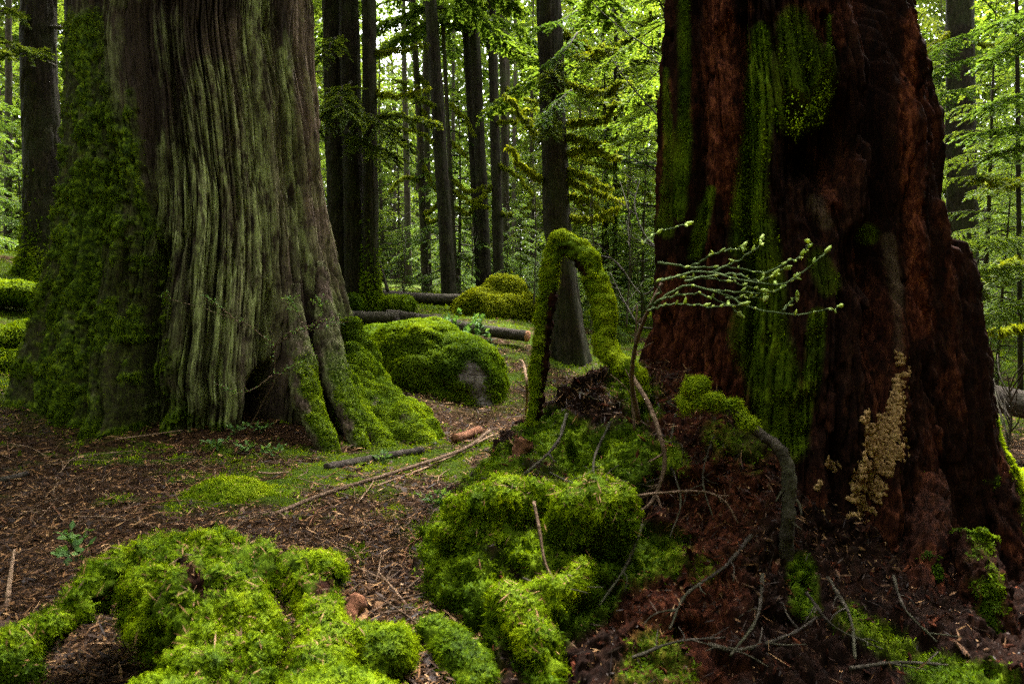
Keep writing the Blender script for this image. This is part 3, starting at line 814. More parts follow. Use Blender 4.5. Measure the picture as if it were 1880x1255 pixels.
# far wood that closes the view
bag = Bag()
def wood_ring(m_, a0, a1, d0, d1, h, sz, thr, gap=None):
    an = a0 + (a1 - a0) * rng.random(m_); dd = d0 + (d1 - d0) * rng.random(m_)
    x = dd * np.sin(an); y = dd * np.cos(an); z = ground_z(x, y) + h * rng.random(m_) ** 1.25
    p = np.stack([x, y, z], 1)
    den = fbm(p * np.array([0.22, 0.22, 0.16]) * (50 / d0) ** .5, 3, 61)
    lim = thr + 0.022 * (p[:, 2] - 7) * 25 / h
    if gap is not None: lim = lim + 0.8 * np.exp(-((an - gap) / 0.06) ** 2) * sstep(10, 18, p[:, 2])
    p = p[den > lim]
    m_ = len(p)
    d = rng.normal(size=(m_, 3)); d[:, 2] -= 0.6; d /= np.linalg.norm(d, axis=1)[:, None]
    v, f = leaf_fans(p, d, rng.normal(size=(m_, 3)) * 0.5 + np.array([0, 0, 1.0]), sz * (0.5 + 0.5 * rng.random(m_)), sz * (0.13 + 0.15 * rng.random(m_)))
    bag.add(v, f, np.repeat((0.55 + 0.5 * fbm(p * 0.3, 3, 62) + 0.2 * (rng.random(m_) - 0.5)).clip(0, 1), 4))
wood_ring(720000, -0.95, 0.95, 44, 74, 34, 0.55, -0.75, -0.17)
wood_ring(120000, 1.0, 2 * math.pi - 1.0, 13, 24, 18, 0.8, -0.5)  # unseen foliage ring added behind the viewer to block low front light
tag(bagobj('distant_woods', bag, M['needles'], smooth=False), 'dense green foliage of the far wood behind all the trunks, plus an unseen shading ring behind the viewer', 'woods', None, 'stuff')

# ------------------------------------------------------------------ the dark trunks one can tell apart
EXTRA = []
def arc(px0, py0, Y, dx, dy, sag, n=3):
    return [(px0 + dx * t, py0 + dy * t + sag * 4 * t * (1 - t), Y - 0.5 * t) for t in (0, .5, 1.0)]
def mid_tree(name, label, top, base, Y, w, H=16, mossbase=0.0, flare=0.6, nb=16, zlo=5.5, kind='needles', limbs=(), group=None, rough=0.06, mat='bark', twist=0.0, crown=True, mid=None, flare_h=0.35):
    """top, base: photo points of the trunk at the upper frame edge and at the ground"""
    b0 = P(base[0], base[1], Y); t0 = P(top[0], top[1], Y)
    b0[2] = min(b0[2], gz(b0[0], b0[1]) + 0.03)
    rad = w / 2 / F * Y
    n = 130
    zs = np.concatenate([np.linspace(b0[2] - 0.35, t0[2] + 0.5, n - 25), np.linspace(t0[2] + 0.7, b0[2] + H, 25)])
    sl = (t0[0] - b0[0]) / (t0[2] - b0[2])
    if mid is None: ax = b0[0] + sl * (zs - b0[2])
    else:
        m0 = P(mid[0], mid[1], Y)
        ax = np.interp(zs, [b0[2], m0[2], t0[2]], [b0[0], m0[0], t0[0]]) + np.maximum(zs - t0[2], 0) * sl
    nt = 72
    th = np.linspace(-np.pi, np.pi, nt, endpoint=False)
    THm, Zm = np.meshgrid(th, zs); AX = np.repeat(ax[:, None], nt, 1)
    hh = Zm - b0[2]
    R = rad * (1 - 0.75 * (hh / H).clip(0, 1) ** 1.3) + rad * flare * np.exp(-np.maximum(hh, -0.2) / flare_h) * (0.65 + 0.55 * np.cos(THm * 3 + Y) * np.cos(THm * 2 + w))
    cy = np.stack([np.sin(THm).ravel() * rad, np.cos(THm).ravel() * rad, Zm.ravel()], 1)
    fa = fbm(cy * np.array([3.2 / rad * .45, 3.2 / rad * .45, 1.3]) + Y, 4, 71).reshape(R.shape)
    R = R * (1 + rough * 2 * fa - rough * 1.6 * np.exp(-(fa / 0.08) ** 2))
    V = np.stack([AX + R * np.sin(THm), Y - R * np.cos(THm), Zm], -1).reshape(-1, 3)
    Fm = [grid_faces(len(zs), nt)]
    mk = (mossbase * np.exp(-np.maximum(hh, 0) / 0.45)).ravel().clip(0, 1)
    root = thing(name, label, 'tree', b0, group)
    obj('trunk', V, Fm, M[mat], root, {'moss': mk})
    if mossbase > 0.3:
        moss_on('moss', V, Fm, 9000, mk ** 1.5, 0.06, 0.013, 0.5, 0.8, root, 'moss', 0.12, 3.0)
    if crown:
        B = Bag(); LM = []
        for i in range(nb):
            f = (i + rng.random()) / nb
            z0 = b0[2] + zlo + (H - zlo) * f
            Li = (2.6 * (1 - f) ** 0.7 + 0.4) * (0.6 + 0.6 * rng.random())
            xa = np.interp(z0, zs, ax)
            q = limb_path(z0, i * 2.4 + rng.random(), Li, 0.1 + 0.2 * f, 0.35, 0.12, base=(xa, Y))
            spray_branch(B, q, 0.75, 0.16, 0.11, 0.04, 0.3, 0.5 + 0.2 * (rng.random() - 0.5))
            LM.append(tube(q, np.linspace(0.03, 0.006, len(q)), 5))
        co = bagobj('crown', B, M[kind], root, smooth=False)
        for v, f in LM: obj('limb', v, f, M[mat], co, {'moss': np.zeros(len(v))})
    for (pts, r0_, mossy, leafy) in limbs:
        q = resample([P(*c) for c in pts], 14)
        q[1:-1] += rng.normal(size=(12, 3)) * 0.02
        v, f = tube(q, np.linspace(r0_, r0_ * 0.3, 14), 6)
        lo = obj('branch', v, f, M['branch'], root, {'moss': np.full(len(v), float(mossy))})
        if mossy:
            moss_on('moss', v, f, int(700 * mossy * np.linalg.norm(q[-1] - q[0]) + 300), None, 0.05, 0.014, 0.9, 0.8, lo, 'moss_yellow', 0.05, 4.0)
        if leafy:
            B = Bag(); spray_branch(B, q, leafy, 0.07, 0.06, 0.017, 0.3, 0.55, start=0.2)
            bagobj('foliage', B, M['needles_olive'], lo, smooth=False)
    return root

mid_tree('old_conifer', 'dark straight trunk with mossy flared foot left of the giant cedar', (70, 0), (80, 488), 11.0, 62, 19, 0.9, 0.75, zlo=6,
         limbs=[([(90, 60, 11), (140, 40, 10.6), (190, 20, 10.4)], 0.03, 0, 0), ([(60, 30, 11), (20, 20, 10.5), (-40, 40, 10)], 0.025, 0, 0.5), ([(100, 120, 10.8), (60, 90, 10.2), (0, 95, 9.6)], 0.02, 0, 0.5)])
mid_tree('conifer', 'brown trunk half hidden behind the left edge of the giant cedar', (140, 0), (160, 520), 13.5, 44, 18, 0, 0.4, zlo=6)
mid_tree('conifer', 'thin trunk at the far left edge of the photo', (16, 60), (12, 440), 18, 13, 16, 0, 0.4, zlo=7, mat='bark_far')
G3 = 'three stems grown together by the log'
mid_tree('conifer', 'leftmost and darkest stem of the clump of three behind the mossy boulder', (612, 0), (628, 548), 12.3, 46, 18, 0.2, 0.35, group=G3, zlo=5.5)
mid_tree('conifer', 'middle stem of the clump of three behind the mossy boulder', (640, 0), (655, 556), 12.0, 40, 18, 0.3, 0.35, group=G3, zlo=5.8,
         limbs=[([(640, 185, 11.8), (600, 205, 11.2), (575, 240, 10.8)], 0.02, 0, 0.55), ([(650, 200, 11.8), (690, 220, 11.2), (740, 262, 10.8)], 0.02, 0, 0.7),
                ([(640, 240, 11.8), (665, 262, 11.2), (720, 285, 10.7)], 0.018, 0, 0.6), ([(628, 60, 11.9), (610, 80, 11.3), (590, 110, 11)], 0.02, 0, 0.5), ([(645, 150, 11.8), (620, 170, 11), (640, 215, 10.6)], 0.02, 0, 0.6)])
mid_tree('conifer', 'right stem of the clump of three with mossy foot beside the log', (677, 0), (682, 562), 11.8, 29, 17, 0.8, 0.7, group=G3, zlo=5.5,
         limbs=[([(690, 165, 11.8), (730, 175, 11.4), (790, 160, 11)], 0.02, 0.3, 0), ([(688, 95, 11.8), (730, 90, 11.6), (790, 80, 11.6)], 0.02, 0.2, 0), ([(690, 215, 11.7), (735, 210, 11.3), (800, 225, 11)], 0.016, 0.4, 0.4)])
mid_tree('conifer', 'thin dark trunk next right of the clump of three stems', (757, 0), (781, 528), 19, 14, 17, 0.2, 0.3, zlo=6.5, mat='bark_far', mid=(771, 250),
         limbs=[(arc(772, 200, 19, 40, 40, 12), .03, 1, 0), (arc(774, 330, 19, -60, 20, -14), .03, 1, 0), (arc(770, 140, 19, 50, 50, 5), .03, 1, 0), (arc(778, 400, 19, 45, -30, 20), .03, 1, 0), ([(775, 300, 19), (800, 345, 18.6), (822, 372, 18.2)], 0.03, 1, 0), ([(776, 390, 19), (800, 380, 18.5), (815, 345, 18)], 0.025, 1, 0)])
mid_tree('conifer', 'straight dark trunk rising just left of the far mossy boulder', (791, 0), (826, 541), 16.0, 27, 17, 0.3, 0.35, zlo=6,
         limbs=[([(815, 270, 16), (760, 240, 15.7), (700, 235, 15.4)], 0.02, 0.5, 0), ([(808, 200, 16), (770, 180, 15.6), (735, 150, 15.2)], 0.02, 0.4, 0.5)])
mid_tree('conifer', 'very thin pole trunk close right of the straight dark trunk', (812, 20), (838, 530), 18, 9, 15, 0.2, 0.3, zlo=6.5, mat='bark_far',
         limbs=[(arc(832, 330, 18, 60, 10, 15), .028, 1, 0), (arc(836, 380, 18, 55, -25, 22), .03, 1, 0), (arc(828, 190, 18, 45, 60, -8), .028, 1, 0), ([(833, 350, 18), (870, 372, 17.6), (900, 380, 17.2)], 0.022, 1, 0), ([(830, 260, 18), (860, 290, 17.6)], 0.02, 0.8, 0)])
mid_tree('conifer', 'left one of the touching pair of trunks above the far mossy boulder', (853, 0), (884, 520), 18.4, 18, 17, 0.2, 0.3, zlo=6.5)
mid_tree('conifer', 'right one of the touching pair of trunks above the far mossy boulder', (869, 0), (893, 518), 18.0, 23, 17, 0.2, 0.3, zlo=6)
mid_tree('conifer', 'slim dark trunk next right of the touching pair', (902, 0), (917, 516), 17.6, 20, 17, 0.2, 0.3, zlo=6,
         limbs=[(arc(912, 300, 17.6, 70, 60, -10), .03, 1, 0), (arc(905, 340, 17.6, -50, 30, 10), .03, 1, 0), (arc(914, 390, 17.6, 60, -20, 14), .025, 1, 0), ([(910, 190, 17.6), (950, 205, 17), (985, 200, 16.5)], 0.03, 0.8, 0), ([(910, 222, 17.6), (945, 222, 17), (955, 215, 16.5)], 0.02, 0.8, 0)])
mid_tree('conifer', 'greyer trunk with yellow moss standing behind the slim dark trunk', (921, 0), (931, 520), 21, 15, 17, 0.5, 0.3, zlo=7, mat='bark_far',
         limbs=[([(930, 190, 21), (965, 215, 20), (1010, 260, 19)], 0.035, 1, 0), ([(930, 160, 21), (960, 180, 20.4), (1000, 190, 19.6)], 0.03, 1, 0)])
mid_tree('old_conifer', 'thick dark trunk with ridged bark behind the mossy arch', (1008, 0), (1050, 682), 9.4, 50, 19, 0.25, 0.95, zlo=5.2, mid=(1022, 400), nb=14, flare_h=0.6,
         limbs=[(arc(1042, 280, 9.4, 95, 10, -14), .018, 1, 0), (arc(1044, 360, 9.4, 80, 40, -10), .016, 1, 0), (arc(1040, 60, 9.4, 90, 30, 12), .016, 1, 0), (arc(1042, 225, 9.4, 110, -40, 15), .016, 1, .2), (arc(1044, 395, 9.4, 90, -15, 12), .012, 1, 0), (arc(1000, 330, 9.4, -70, -60, 10), .014, 1, 0), ([(1040, 250, 9.4), (1080, 258, 9.2), (1130, 272, 9)], 0.02, 1, 0), ([(1042, 310, 9.4), (1080, 330, 9.1), (1125, 345, 8.9)], 0.02, 1, 0),
                ([(1042, 335, 9.4), (1085, 350, 9.2), (1145, 368, 9)], 0.016, 0.8, 0), ([(1000, 255, 9.4), (960, 215, 9.6), (925, 170, 9.8)], 0.02, 0.6, 0),
                ([(1035, 100, 9.3), (1020, 130, 9), (1000, 175, 8.8)], 0.012, 0, 0.35), ([(1030, 200, 9.2), (1012, 215, 9), (1010, 245, 8.7)], 0.012, 0, 0.35),
                ([(1040, 95, 9.4), (1075, 100, 9), (1120, 90, 8.8)], 0.014, 0.5, 0.3), ([(1040, 150, 9.4), (1090, 170, 9), (1150, 150, 8.6)], 0.014, 0.6, 0.3)])
mid_tree('conifer', 'thin straight pole between the thick dark trunk and the red stump', (1131, 0), (1128, 560), 14, 9, 14, 0.2, 0.3, zlo=4.5, nb=14,
         limbs=[(arc(1131, 340, 14, 70, 30, -15), .016, 1, 0), (arc(1131, 250, 14, -80, 40, 10), .016, 1, 0), (arc(1131, 395, 14, -70, -20, 12), .016, 1, 0), (arc(1131, 80, 14, 70, -50, 10), .014, .7, .4), (arc(1131, 200, 14, 75, -30, 12), .014, .7, .4), ([(1131, 310, 14), (1100, 300, 13.5), (1050, 290, 13.2)], 0.016, 0.5, 0), ([(1130, 150, 14), (1170, 120, 13.6), (1210, 70, 13.2)], 0.012, 0, 0.5)])
mid_tree('old_conifer', 'thick greenish trunk right of the red stump', (1763, 0), (1770, 600), 13.0, 53, 18, 0.3, 0.4, zlo=6,
         limbs=[([(1790, 70, 13), (1840, 90, 12.6), (1880, 100, 12)], 0.02, 0.2, 0), ([(1745, 60, 13), (1705, 90, 12.5), (1690, 130, 12)], 0.02, 0.2, 0), ([(1792, 330, 13), (1830, 350, 12.6), (1890, 345, 12)], 0.02, 0.5, 0.3)])
mid_tree('conifer', 'thin dark pole at the right edge of the photo', (1868, 150), (1876, 720), 8.5, 9, 9, 0.1, 0.2, zlo=5.0, nb=10,
         limbs=[([(1872, 330, 8.5), (1840, 335, 8.2), (1790, 325, 8)], 0.01, 0.4, 0.3), ([(1873, 470, 8.5), (1840, 490, 8.2), (1795, 520, 8)], 0.01, 0.3, 0.4), ([(1875, 600, 8.5), (1840, 605, 8.2), (1795, 610, 8)], 0.014, 1, 0)])

# ------------------------------------------------------------------ boulders
def mk0(V, bare):
    m = np.ones(len(V))
    if bare is not None:
        px, py = project(V)
        for pts, wd in bare: m = m * (1 - stroke(px, py, pts, wd * 1.3))
    return m

def boulder(name, label, cat, lobes, voxel, n, frond, bare=None, bias=0.1, mat='moss', group=None, rough=0.05, seed=5, upb=0.2, droop=0.6, fl=3.0):
    B = Bag()
    for c, r_ in lobes: B.add(*ellipsoid(c, r_))
    V, Fs = remesh(B, voxel, 8)
    V = V + vnormals(V, Fs) * (0.10 * min(1.0, r_[0] * 2) * fbm(V * 1.9 / min(1.0, r_[0] * 1.6 + .2), 2, seed + 7))[:, None]
    N = vnormals(V, Fs)
    V = V + N * (rough * fbm(V * fl, 4, seed) + mk0(V, bare) * rough * (0.9 * np.abs(fbm(V * fl * 3.2, 3, seed + 1)) + 0.5 * fbm(V * fl * 8, 2, seed + 2)))[:, None]
    mk = np.ones(len(V))
    if bare is not None:
        px, py = project(V); w = 0.9 * fbm(V * 9, 4, 81)
        for pts, wd in bare: mk = mk * (1 - stroke(px, py, pts, wd, w))
    base = np.array([V[:, 0].mean(), V[:, 1].mean(), V[:, 2].min()])
    r_ = thing(name, label, cat, base, group)
    obj('rock', V, Fs, M['rock'], r_, {'moss': mk})
    moss_on('moss', V, Fs, n, mk, frond, frond * 0.19, droop, 1.1, r_, mat, bias, 2.0, upb)
    return r_

boulder('mossy_boulder', 'large moss covered boulder with a bare grey patch beside the cedar roots', 'boulder',
        [(P(765, 700, 7.5), (.62, .64, .66)), (P(850, 705, 7.4), (.42, .55, .50)), (P(700, 665, 7.7), (.42, .5, .42)), (P(880, 740, 7.2), (.26, .36, .42)), (P(800, 770, 7.2), (.60, .5, .42)), (P(880, 775, 7.1), (.30, .36, .30))],
        0.035, 170000, 0.030, [([(862, 665, 10), (878, 705, 24), (885, 740, 20)], 22), ([(905, 750)], 14), ([(850, 690)], 10)], 0.05, upb=0.5, droop=0.4)
boulder('mossy_boulder', 'far dome of bright yellow green moss beyond the cut log', 'boulder',
        [(P(900, 572, 13), (.68, .6, .42)), (P(928, 535, 13.2), (.36, .4, .28)), (P(955, 570, 13), (.35, .4, .3)), (P(862, 575, 12.8), (.28, .35, .2))],
        0.05, 45000, 0.06, None, 0.20, 'moss_yellow', upb=0.2, droop=0.4, rough=0.07)
boulder('mossy_boulder', 'small rounded mossy stone at the foot of the clump of three stems', 'boulder', [(P(725, 562, 11.4), (.24, .2, .15)), (P(742, 557, 11.5), (.16, .16, .12))], 0.03, 9000, 0.05, None, 0.1, 'moss')
boulder('mossy_boulder', 'dark mossy stone peeping out right behind the giant cedar', 'boulder', [(P(641, 556, 11.0), (.14, .15, .12))], 0.025, 5000, 0.045, None, -0.15, 'moss')
for px, py, Y, s, lb in [(20, 525, 8.5, .30, 'low mossy hummock on the slope left of the giant cedar, highest of four'), (60, 600, 7.4, .26, 'mossy hummock nearest the left flank of the giant cedar, second lowest of four'),
                         (10, 608, 7.2, .28, 'dark mossy hummock at the left edge, third down of four'), (15, 655, 6.4, .30, 'brightest mossy hummock at the left edge, lowest of four')]:
    boulder('moss_hummock', lb, 'moss hummock', [(P(px, py + 10, Y), (s * 1.2, s * 1.1, s * .33)), (P(px - 50, py + 14, Y), (s * .9, s * .8, s * .26)), (P(px + 30, py + 16, Y + .2), (s * .6, s * .7, s * .22))], 0.03, 12000, 0.045, None, 0.12, 'moss', 'moss hummocks on the left slope')

# ------------------------------------------------------------------ logs
def log(name, label, pts, r0, r1, mat='log', cut=None, n=60, sides=40, mossn=0, group=None, rough=0.05):
    path = resample([P(*q) if len(q) == 3 else np.array(q[:3]) for q in pts], n)
    rad = np.linspace(r0, r1, n)
    V, Fs = tube(path, rad, sides)
    N = vnormals(V, Fs)
    q = fbm(V * np.array([9, 9, 9]) / (r0 / 0.13), 4, 91)
    V = V + N * (r0 * rough * (2 * q - 1.5 * np.exp(-(q / 0.08) ** 2)))[:, None]
    o = thing(name, label, 'log', path[n // 2] - np.array([0, 0, r0]), group)
    Fb = [Fs[0], Fs[1][:sides]] if cut else Fs
    mk = sstep(0.2, 0.9, N[:, 2] + 0.6 * fbm(V * 4, 3, 92)) * (0.8 if mossn else 0.0)
    obj('bark', V, Fb, M[mat], o, {'moss': mk})
    if cut:
        T = path[-1] - path[-2]; T /= np.linalg.norm(T)
        pe = np.array([path[-1] - T * 0.01, path[-1] + T * 0.012])
        v, f = tube(pe, [r1 * 0.97, r1 * 0.95], sides)
        obj('sawn_end', v, f, M['sawn'], o)
    if mossn: moss_on('moss', V, Fs, mossn, mk, 0.05, 0.011, 0.3, 0.8, o, 'moss', 0.1)
    return o

log('fallen_log', 'long fallen log with an orange sawn end behind the mossy boulder', [(712, 578, 10.6), (780, 587, 10.3), (880, 605, 9.9), (968, 617, 9.5)], 0.085, 0.078, cut=True)
log('fallen_log', 'short grey fallen log lying left of the sawn log, end to end with it', [(560, 575, 10.5), (640, 582, 10.4), (729, 585, 10.2)], 0.10, 0.095, cut=False)
log('fallen_log', 'dark fallen log farthest back between the clump of stems and the far boulder', [(700, 541, 14.6), (760, 547, 14.4), (846, 551, 14.2)], 0.11, 0.12)
log('fallen_log', 'thick grey fallen log right of the red stump', [(1760, 716, 6.2), (1830, 732, 6.0), (1960, 758, 5.6)], 0.115, 0.12)
log('fallen_log', 'lower log with mossy top at the right edge below the thick grey log', [(1790, 872, 4.7), (1850, 893, 4.6), (1960, 915, 4.4)], 0.085, 0.09, mossn=3000)
log('fallen_log', 'mossy log end lowest at the right edge beside the stump', [(1800, 920, 4.4), (1850, 935, 4.3), (1960, 955, 4.2)], 0.05, 0.05, mossn=4000)
log('leaning_pole', 'thin bare pole leaning from the log against the clump of three stems', [(712, 535, 12.2), (704, 505, 12.3), (694, 470, 12.4)], 0.03, 0.02, n=12, sides=10)

# ------------------------------------------------------------------ the rotten stump on the right
YS = 3.5
STL, STR = ([-400, 0, 100, 250, 400, 520, 600, 700, 800, 1000, 1300], [1240, 1228, 1217, 1210, 1208, 1207, 1197, 1172, 1150, 1090, 1000]), ([-400, 0, 100, 180, 250, 300, 418, 436, 490, 525, 600, 700, 800, 1000, 1300], [1650, 1660, 1682, 1698, 1708, 1708, 1702, 1706, 1712, 1716, 1726, 1742, 1762, 1830, 1990])
zz = np.linspace(-0.9, 3.3, 560)
TH, Z = trunk_grid(zz, 900)
r0 = np.interp(Z, [-0.4, -0.1, 0.2, 0.45, 0.98, 1.2, 1.52, 1.93, 2.6, 3.3], [1.05, 0.98, 0.90, 0.83, 0.76, 0.69, 0.64, 0.645, 0.575, 0.5])
cxs = np.interp(Z, [-0.4, 0.45, 0.98, 1.2, 1.52, 1.93, 2.6, 3.3], [1.50, 1.48, 1.47, 1.43, 1.38, 1.39, 1.34, 1.30])
cyl = np.stack([np.sin(TH) * 0.65, -np.cos(TH) * 0.65, Z], 1)
wth = TH + 0.025 * fbm(cyl * np.array([2, 2, 0.5]), 2, 101)
cxs, r0 = fit_outline(cxs, r0, TH, Z, YS, 900, STL, STR, -1.3, 3.4, 3)
facing = np.cos(TH + 0.38) > 0.05
pcol, _ = project(np.stack([cxs + r0 * np.sin(wth), YS - r0 * np.cos(wth), Z], 1))
pcol = np.where(facing, pcol + 10 * fbm(cyl * np.array([3, 3, 1.2]), 2, 114) , 1200)
prof = np.interp(pcol, [1205, 1240, 1256, 1272, 1290, 1320, 1350, 1368, 1388, 1410, 1432, 1480, 1528, 1545, 1575, 1598, 1612, 1640, 1652, 1675, 1692, 1705],
                       [-.02, -.01, .05, -.08, .02, .06, .03, -.09, .04, .07, .02, .0, .03, -.06, .01, -.02, -.24, -.22, .03, .08, .02, .0])
up = sstep(0.7, 1.1, Z)
r = r0 + prof * (0.35 + 0.65 * up)
cav = np.exp(-(((pcol - 1495) / 62) ** 2) - ((Z - 1.78) / 0.22) ** 2) * facing
cav2 = np.exp(-(((pcol - 1590) / 40) ** 2) - ((Z - 1.30) / 0.16) ** 2) * facing
fa = fbm(cyl * np.array([7, 7, 0.28]), 2, 102); fb = fbm(cyl * np.array([19, 19, 0.7]), 2, 103); fc = fbm(cyl * np.array([42, 42, 1.5]), 2, 104); fd = fbm(cyl * np.array([75, 75, 22]), 2, 105)
fe = fbm(cyl * np.array([30, 30, 14]), 3, 119)
blk = fbm(cyl * np.array([13, 13, 3.2]), 3, 111)
r -= 0.24 * sstep(0.3, 0.7, cav + 0.35 * fb + 0.3 * fa) + 0.09 * sstep(0.3, 0.8, cav2 + 0.4 * fb)
r += 0.05 * fa - 0.05 * np.exp(-(fa / .06) ** 2) + 0.030 * fb - 0.035 * np.exp(-(fb / .06) ** 2) + 0.020 * fc - 0.020 * np.exp(-(fc / .08) ** 2) + 0.010 * fd + 0.016 * fe
r -= 0.030 * sstep(0.08, 0.14, blk) + 0.022 * sstep(0.2, 0.25, blk)
for c_, w_, A_ in [(-1.25, .22, .25), (-0.55, .2, .12), (0.3, .16, .10), (0.95, .18, .16), (1.55, .22, .32), (2.4, .3, .3), (-2.3, .3, .3)]:
    r += cyc(wth + 0.38, c_, w_) * A_ * 0.8 * np.exp(-np.maximum(Z, -0.2) / 0.35)
cxs, r = fit_outline(cxs, r, TH, Z, YS, 900, STL, STR, -1.3, 3.4, 3, 121)
# the outer shell of the trunk broke off lower on the right: a jagged step
tj = fbm(np.stack([TH * 9, 0 * TH, 0 * TH], 1), 3, 115)
ztop = 1.47 - 0.30 * sstep(0.75, 1.5, TH) + 0.16 * tj + 0.10 * fbm(np.stack([TH * 28, 0 * TH, 0 * TH], 1), 2, 116)
r += 0.125 * sstep(0.72, 1.0, TH) * sstep(2.6, 2.0, TH) * sstep(ztop + 0.015, ztop - 0.03, Z) * (1 - 0.25 * sstep(0.9, 0.2, Z))
sp1 = 2.28 - 0.25 * np.abs(fbm(np.stack([TH * 16, 0 * TH, 0 * TH], 1), 2, 117)) + 0.2 * fbm(np.stack([TH * 40, 0 * TH, 0 * TH], 1), 2, 118)
r += 0.05 * sstep(0.85, 1.05, TH) * sstep(2.2, 1.7, TH) * sstep(sp1 + 0.02, sp1 - 0.03, Z)
# jagged broken top, above the picture
Zt = Z - sstep(2.7, 3.3, Z) * (0.25 + 0.35 * fbm(np.stack([np.sin(TH) * 5, np.cos(TH) * 5, Z * 0], 1), 3, 107))
# broken right edge
r += 0.05 * sstep(0.8, 1.3, wth) * fbm(np.stack([Z * 3, wth * 14, Z * 0], 1), 4, 108) * up
V = np.stack([cxs + r * np.sin(TH), YS - r * np.cos(TH), Zt], 1)
px, py = project(V)
wv = 0.55 * fbm(cyl * np.array([6, 6, 4]), 4, 109) + 0.3 * fb
fr = np.cos(TH + 0.38) > -0.1
ms = np.zeros(len(V))
for pts, wd, am in [([(1255, -40, 9), (1258, 250, 12), (1248, 380, 13), (1250, 400, 6)], 12, 1), ([(1305, 350, 8), (1285, 430, 14), (1275, 470, 10)], 10, 1), ([(1222, 130, 6), (1228, 300, 9), (1218, 420, 14)], 8, .7),
                    ([(1395, 60, 16), (1395, 200, 20), (1380, 330, 24), (1370, 460, 28)], 20, 1), ([(1460, 50, 30), (1480, 120, 45), (1470, 200, 40)], 40, .8), ([(1522, 30, 5), (1522, 180, 5)], 5, .9),
                    ([(1385, 420, 30), (1400, 520, 35), (1400, 620, 45), (1425, 720, 50), (1440, 800, 40)], 40, .85), ([(1500, 580, 14), (1490, 690, 16), (1470, 790, 14)], 12, .8), ([(1590, 430)], 16, .8),
                    ([(1835, 880, 8), (1850, 990, 12), (1875, 1080, 16)], 12, 1.0), ([(1500, 480), (1520, 520)], 20, .5), ([(1820, 1130, 20), (1825, 1200, 10)], 20, .8), ([(1800, 1000)], 20, .6)]:
    ms = np.maximum(ms, stroke(px, py, pts, wd, wv * 0.9) * am * fr)
ms = np.maximum(ms, 0.7 * (~fr) * sstep(0, 0.3, wv))
red = np.zeros(len(V))
for pts, wd, am in [([(1320, 0, 24), (1320, 240, 30), (1325, 330, 22)], 24, 1), ([(1345, 80, 30), (1350, 400, 20)], 20, .75), ([(1675, 30, 12), (1668, 250, 18), (1680, 420, 18), (1690, 600, 24)], 16, 1), ([(1225, 150, 8), (1220, 400, 10)], 10, .8),
                    ([(1500, 280, 14), (1530, 380, 18)], 14, .5), ([(1450, 30), (1560, 20)], 25, .5), ([(1230, 560, 60), (1250, 680, 90)], 60, .8), ([(1330, 600), (1350, 760)], 35, .6)]:
    red = np.maximum(red, stroke(px, py, pts, wd, wv * 1.1) * am * fr)
red = np.maximum(red, 0.10 + 0.35 * sstep(0.05, .3, wv))
pal = 0.4 * stroke(px, py, [(1630, 440, 10), (1645, 520, 12), (1652, 650, 10)], 10, wv * 1.2) + 0.35 * stroke(px, py, [(1500, 370), (1515, 410)], 14, wv * 1.5)
stump = thing('rotten_stump', 'massive broken red brown rotting stump streaked with moss on the right', 'stump', (1.45, 3.5, 0.1))
Fst = [grid_faces(len(zz), 900)]
obj('trunk', V, Fst, M['rot'], stump, {'moss': ms, 'red': red, 'pale': pal.clip(0, 1)})
moss_on('moss', V, Fst, 60000, (ms ** 1.5) * fr * (Z < 2.8) * (0.2 + 0.8 * sstep(-0.15, 0.2, fbm(cyl * 14, 3, 112))), 0.0085, 0.0021, 0.4, 1.1, stump, 'moss', 0.0, 5.0)
STV, STF, STN = V, Fst, None

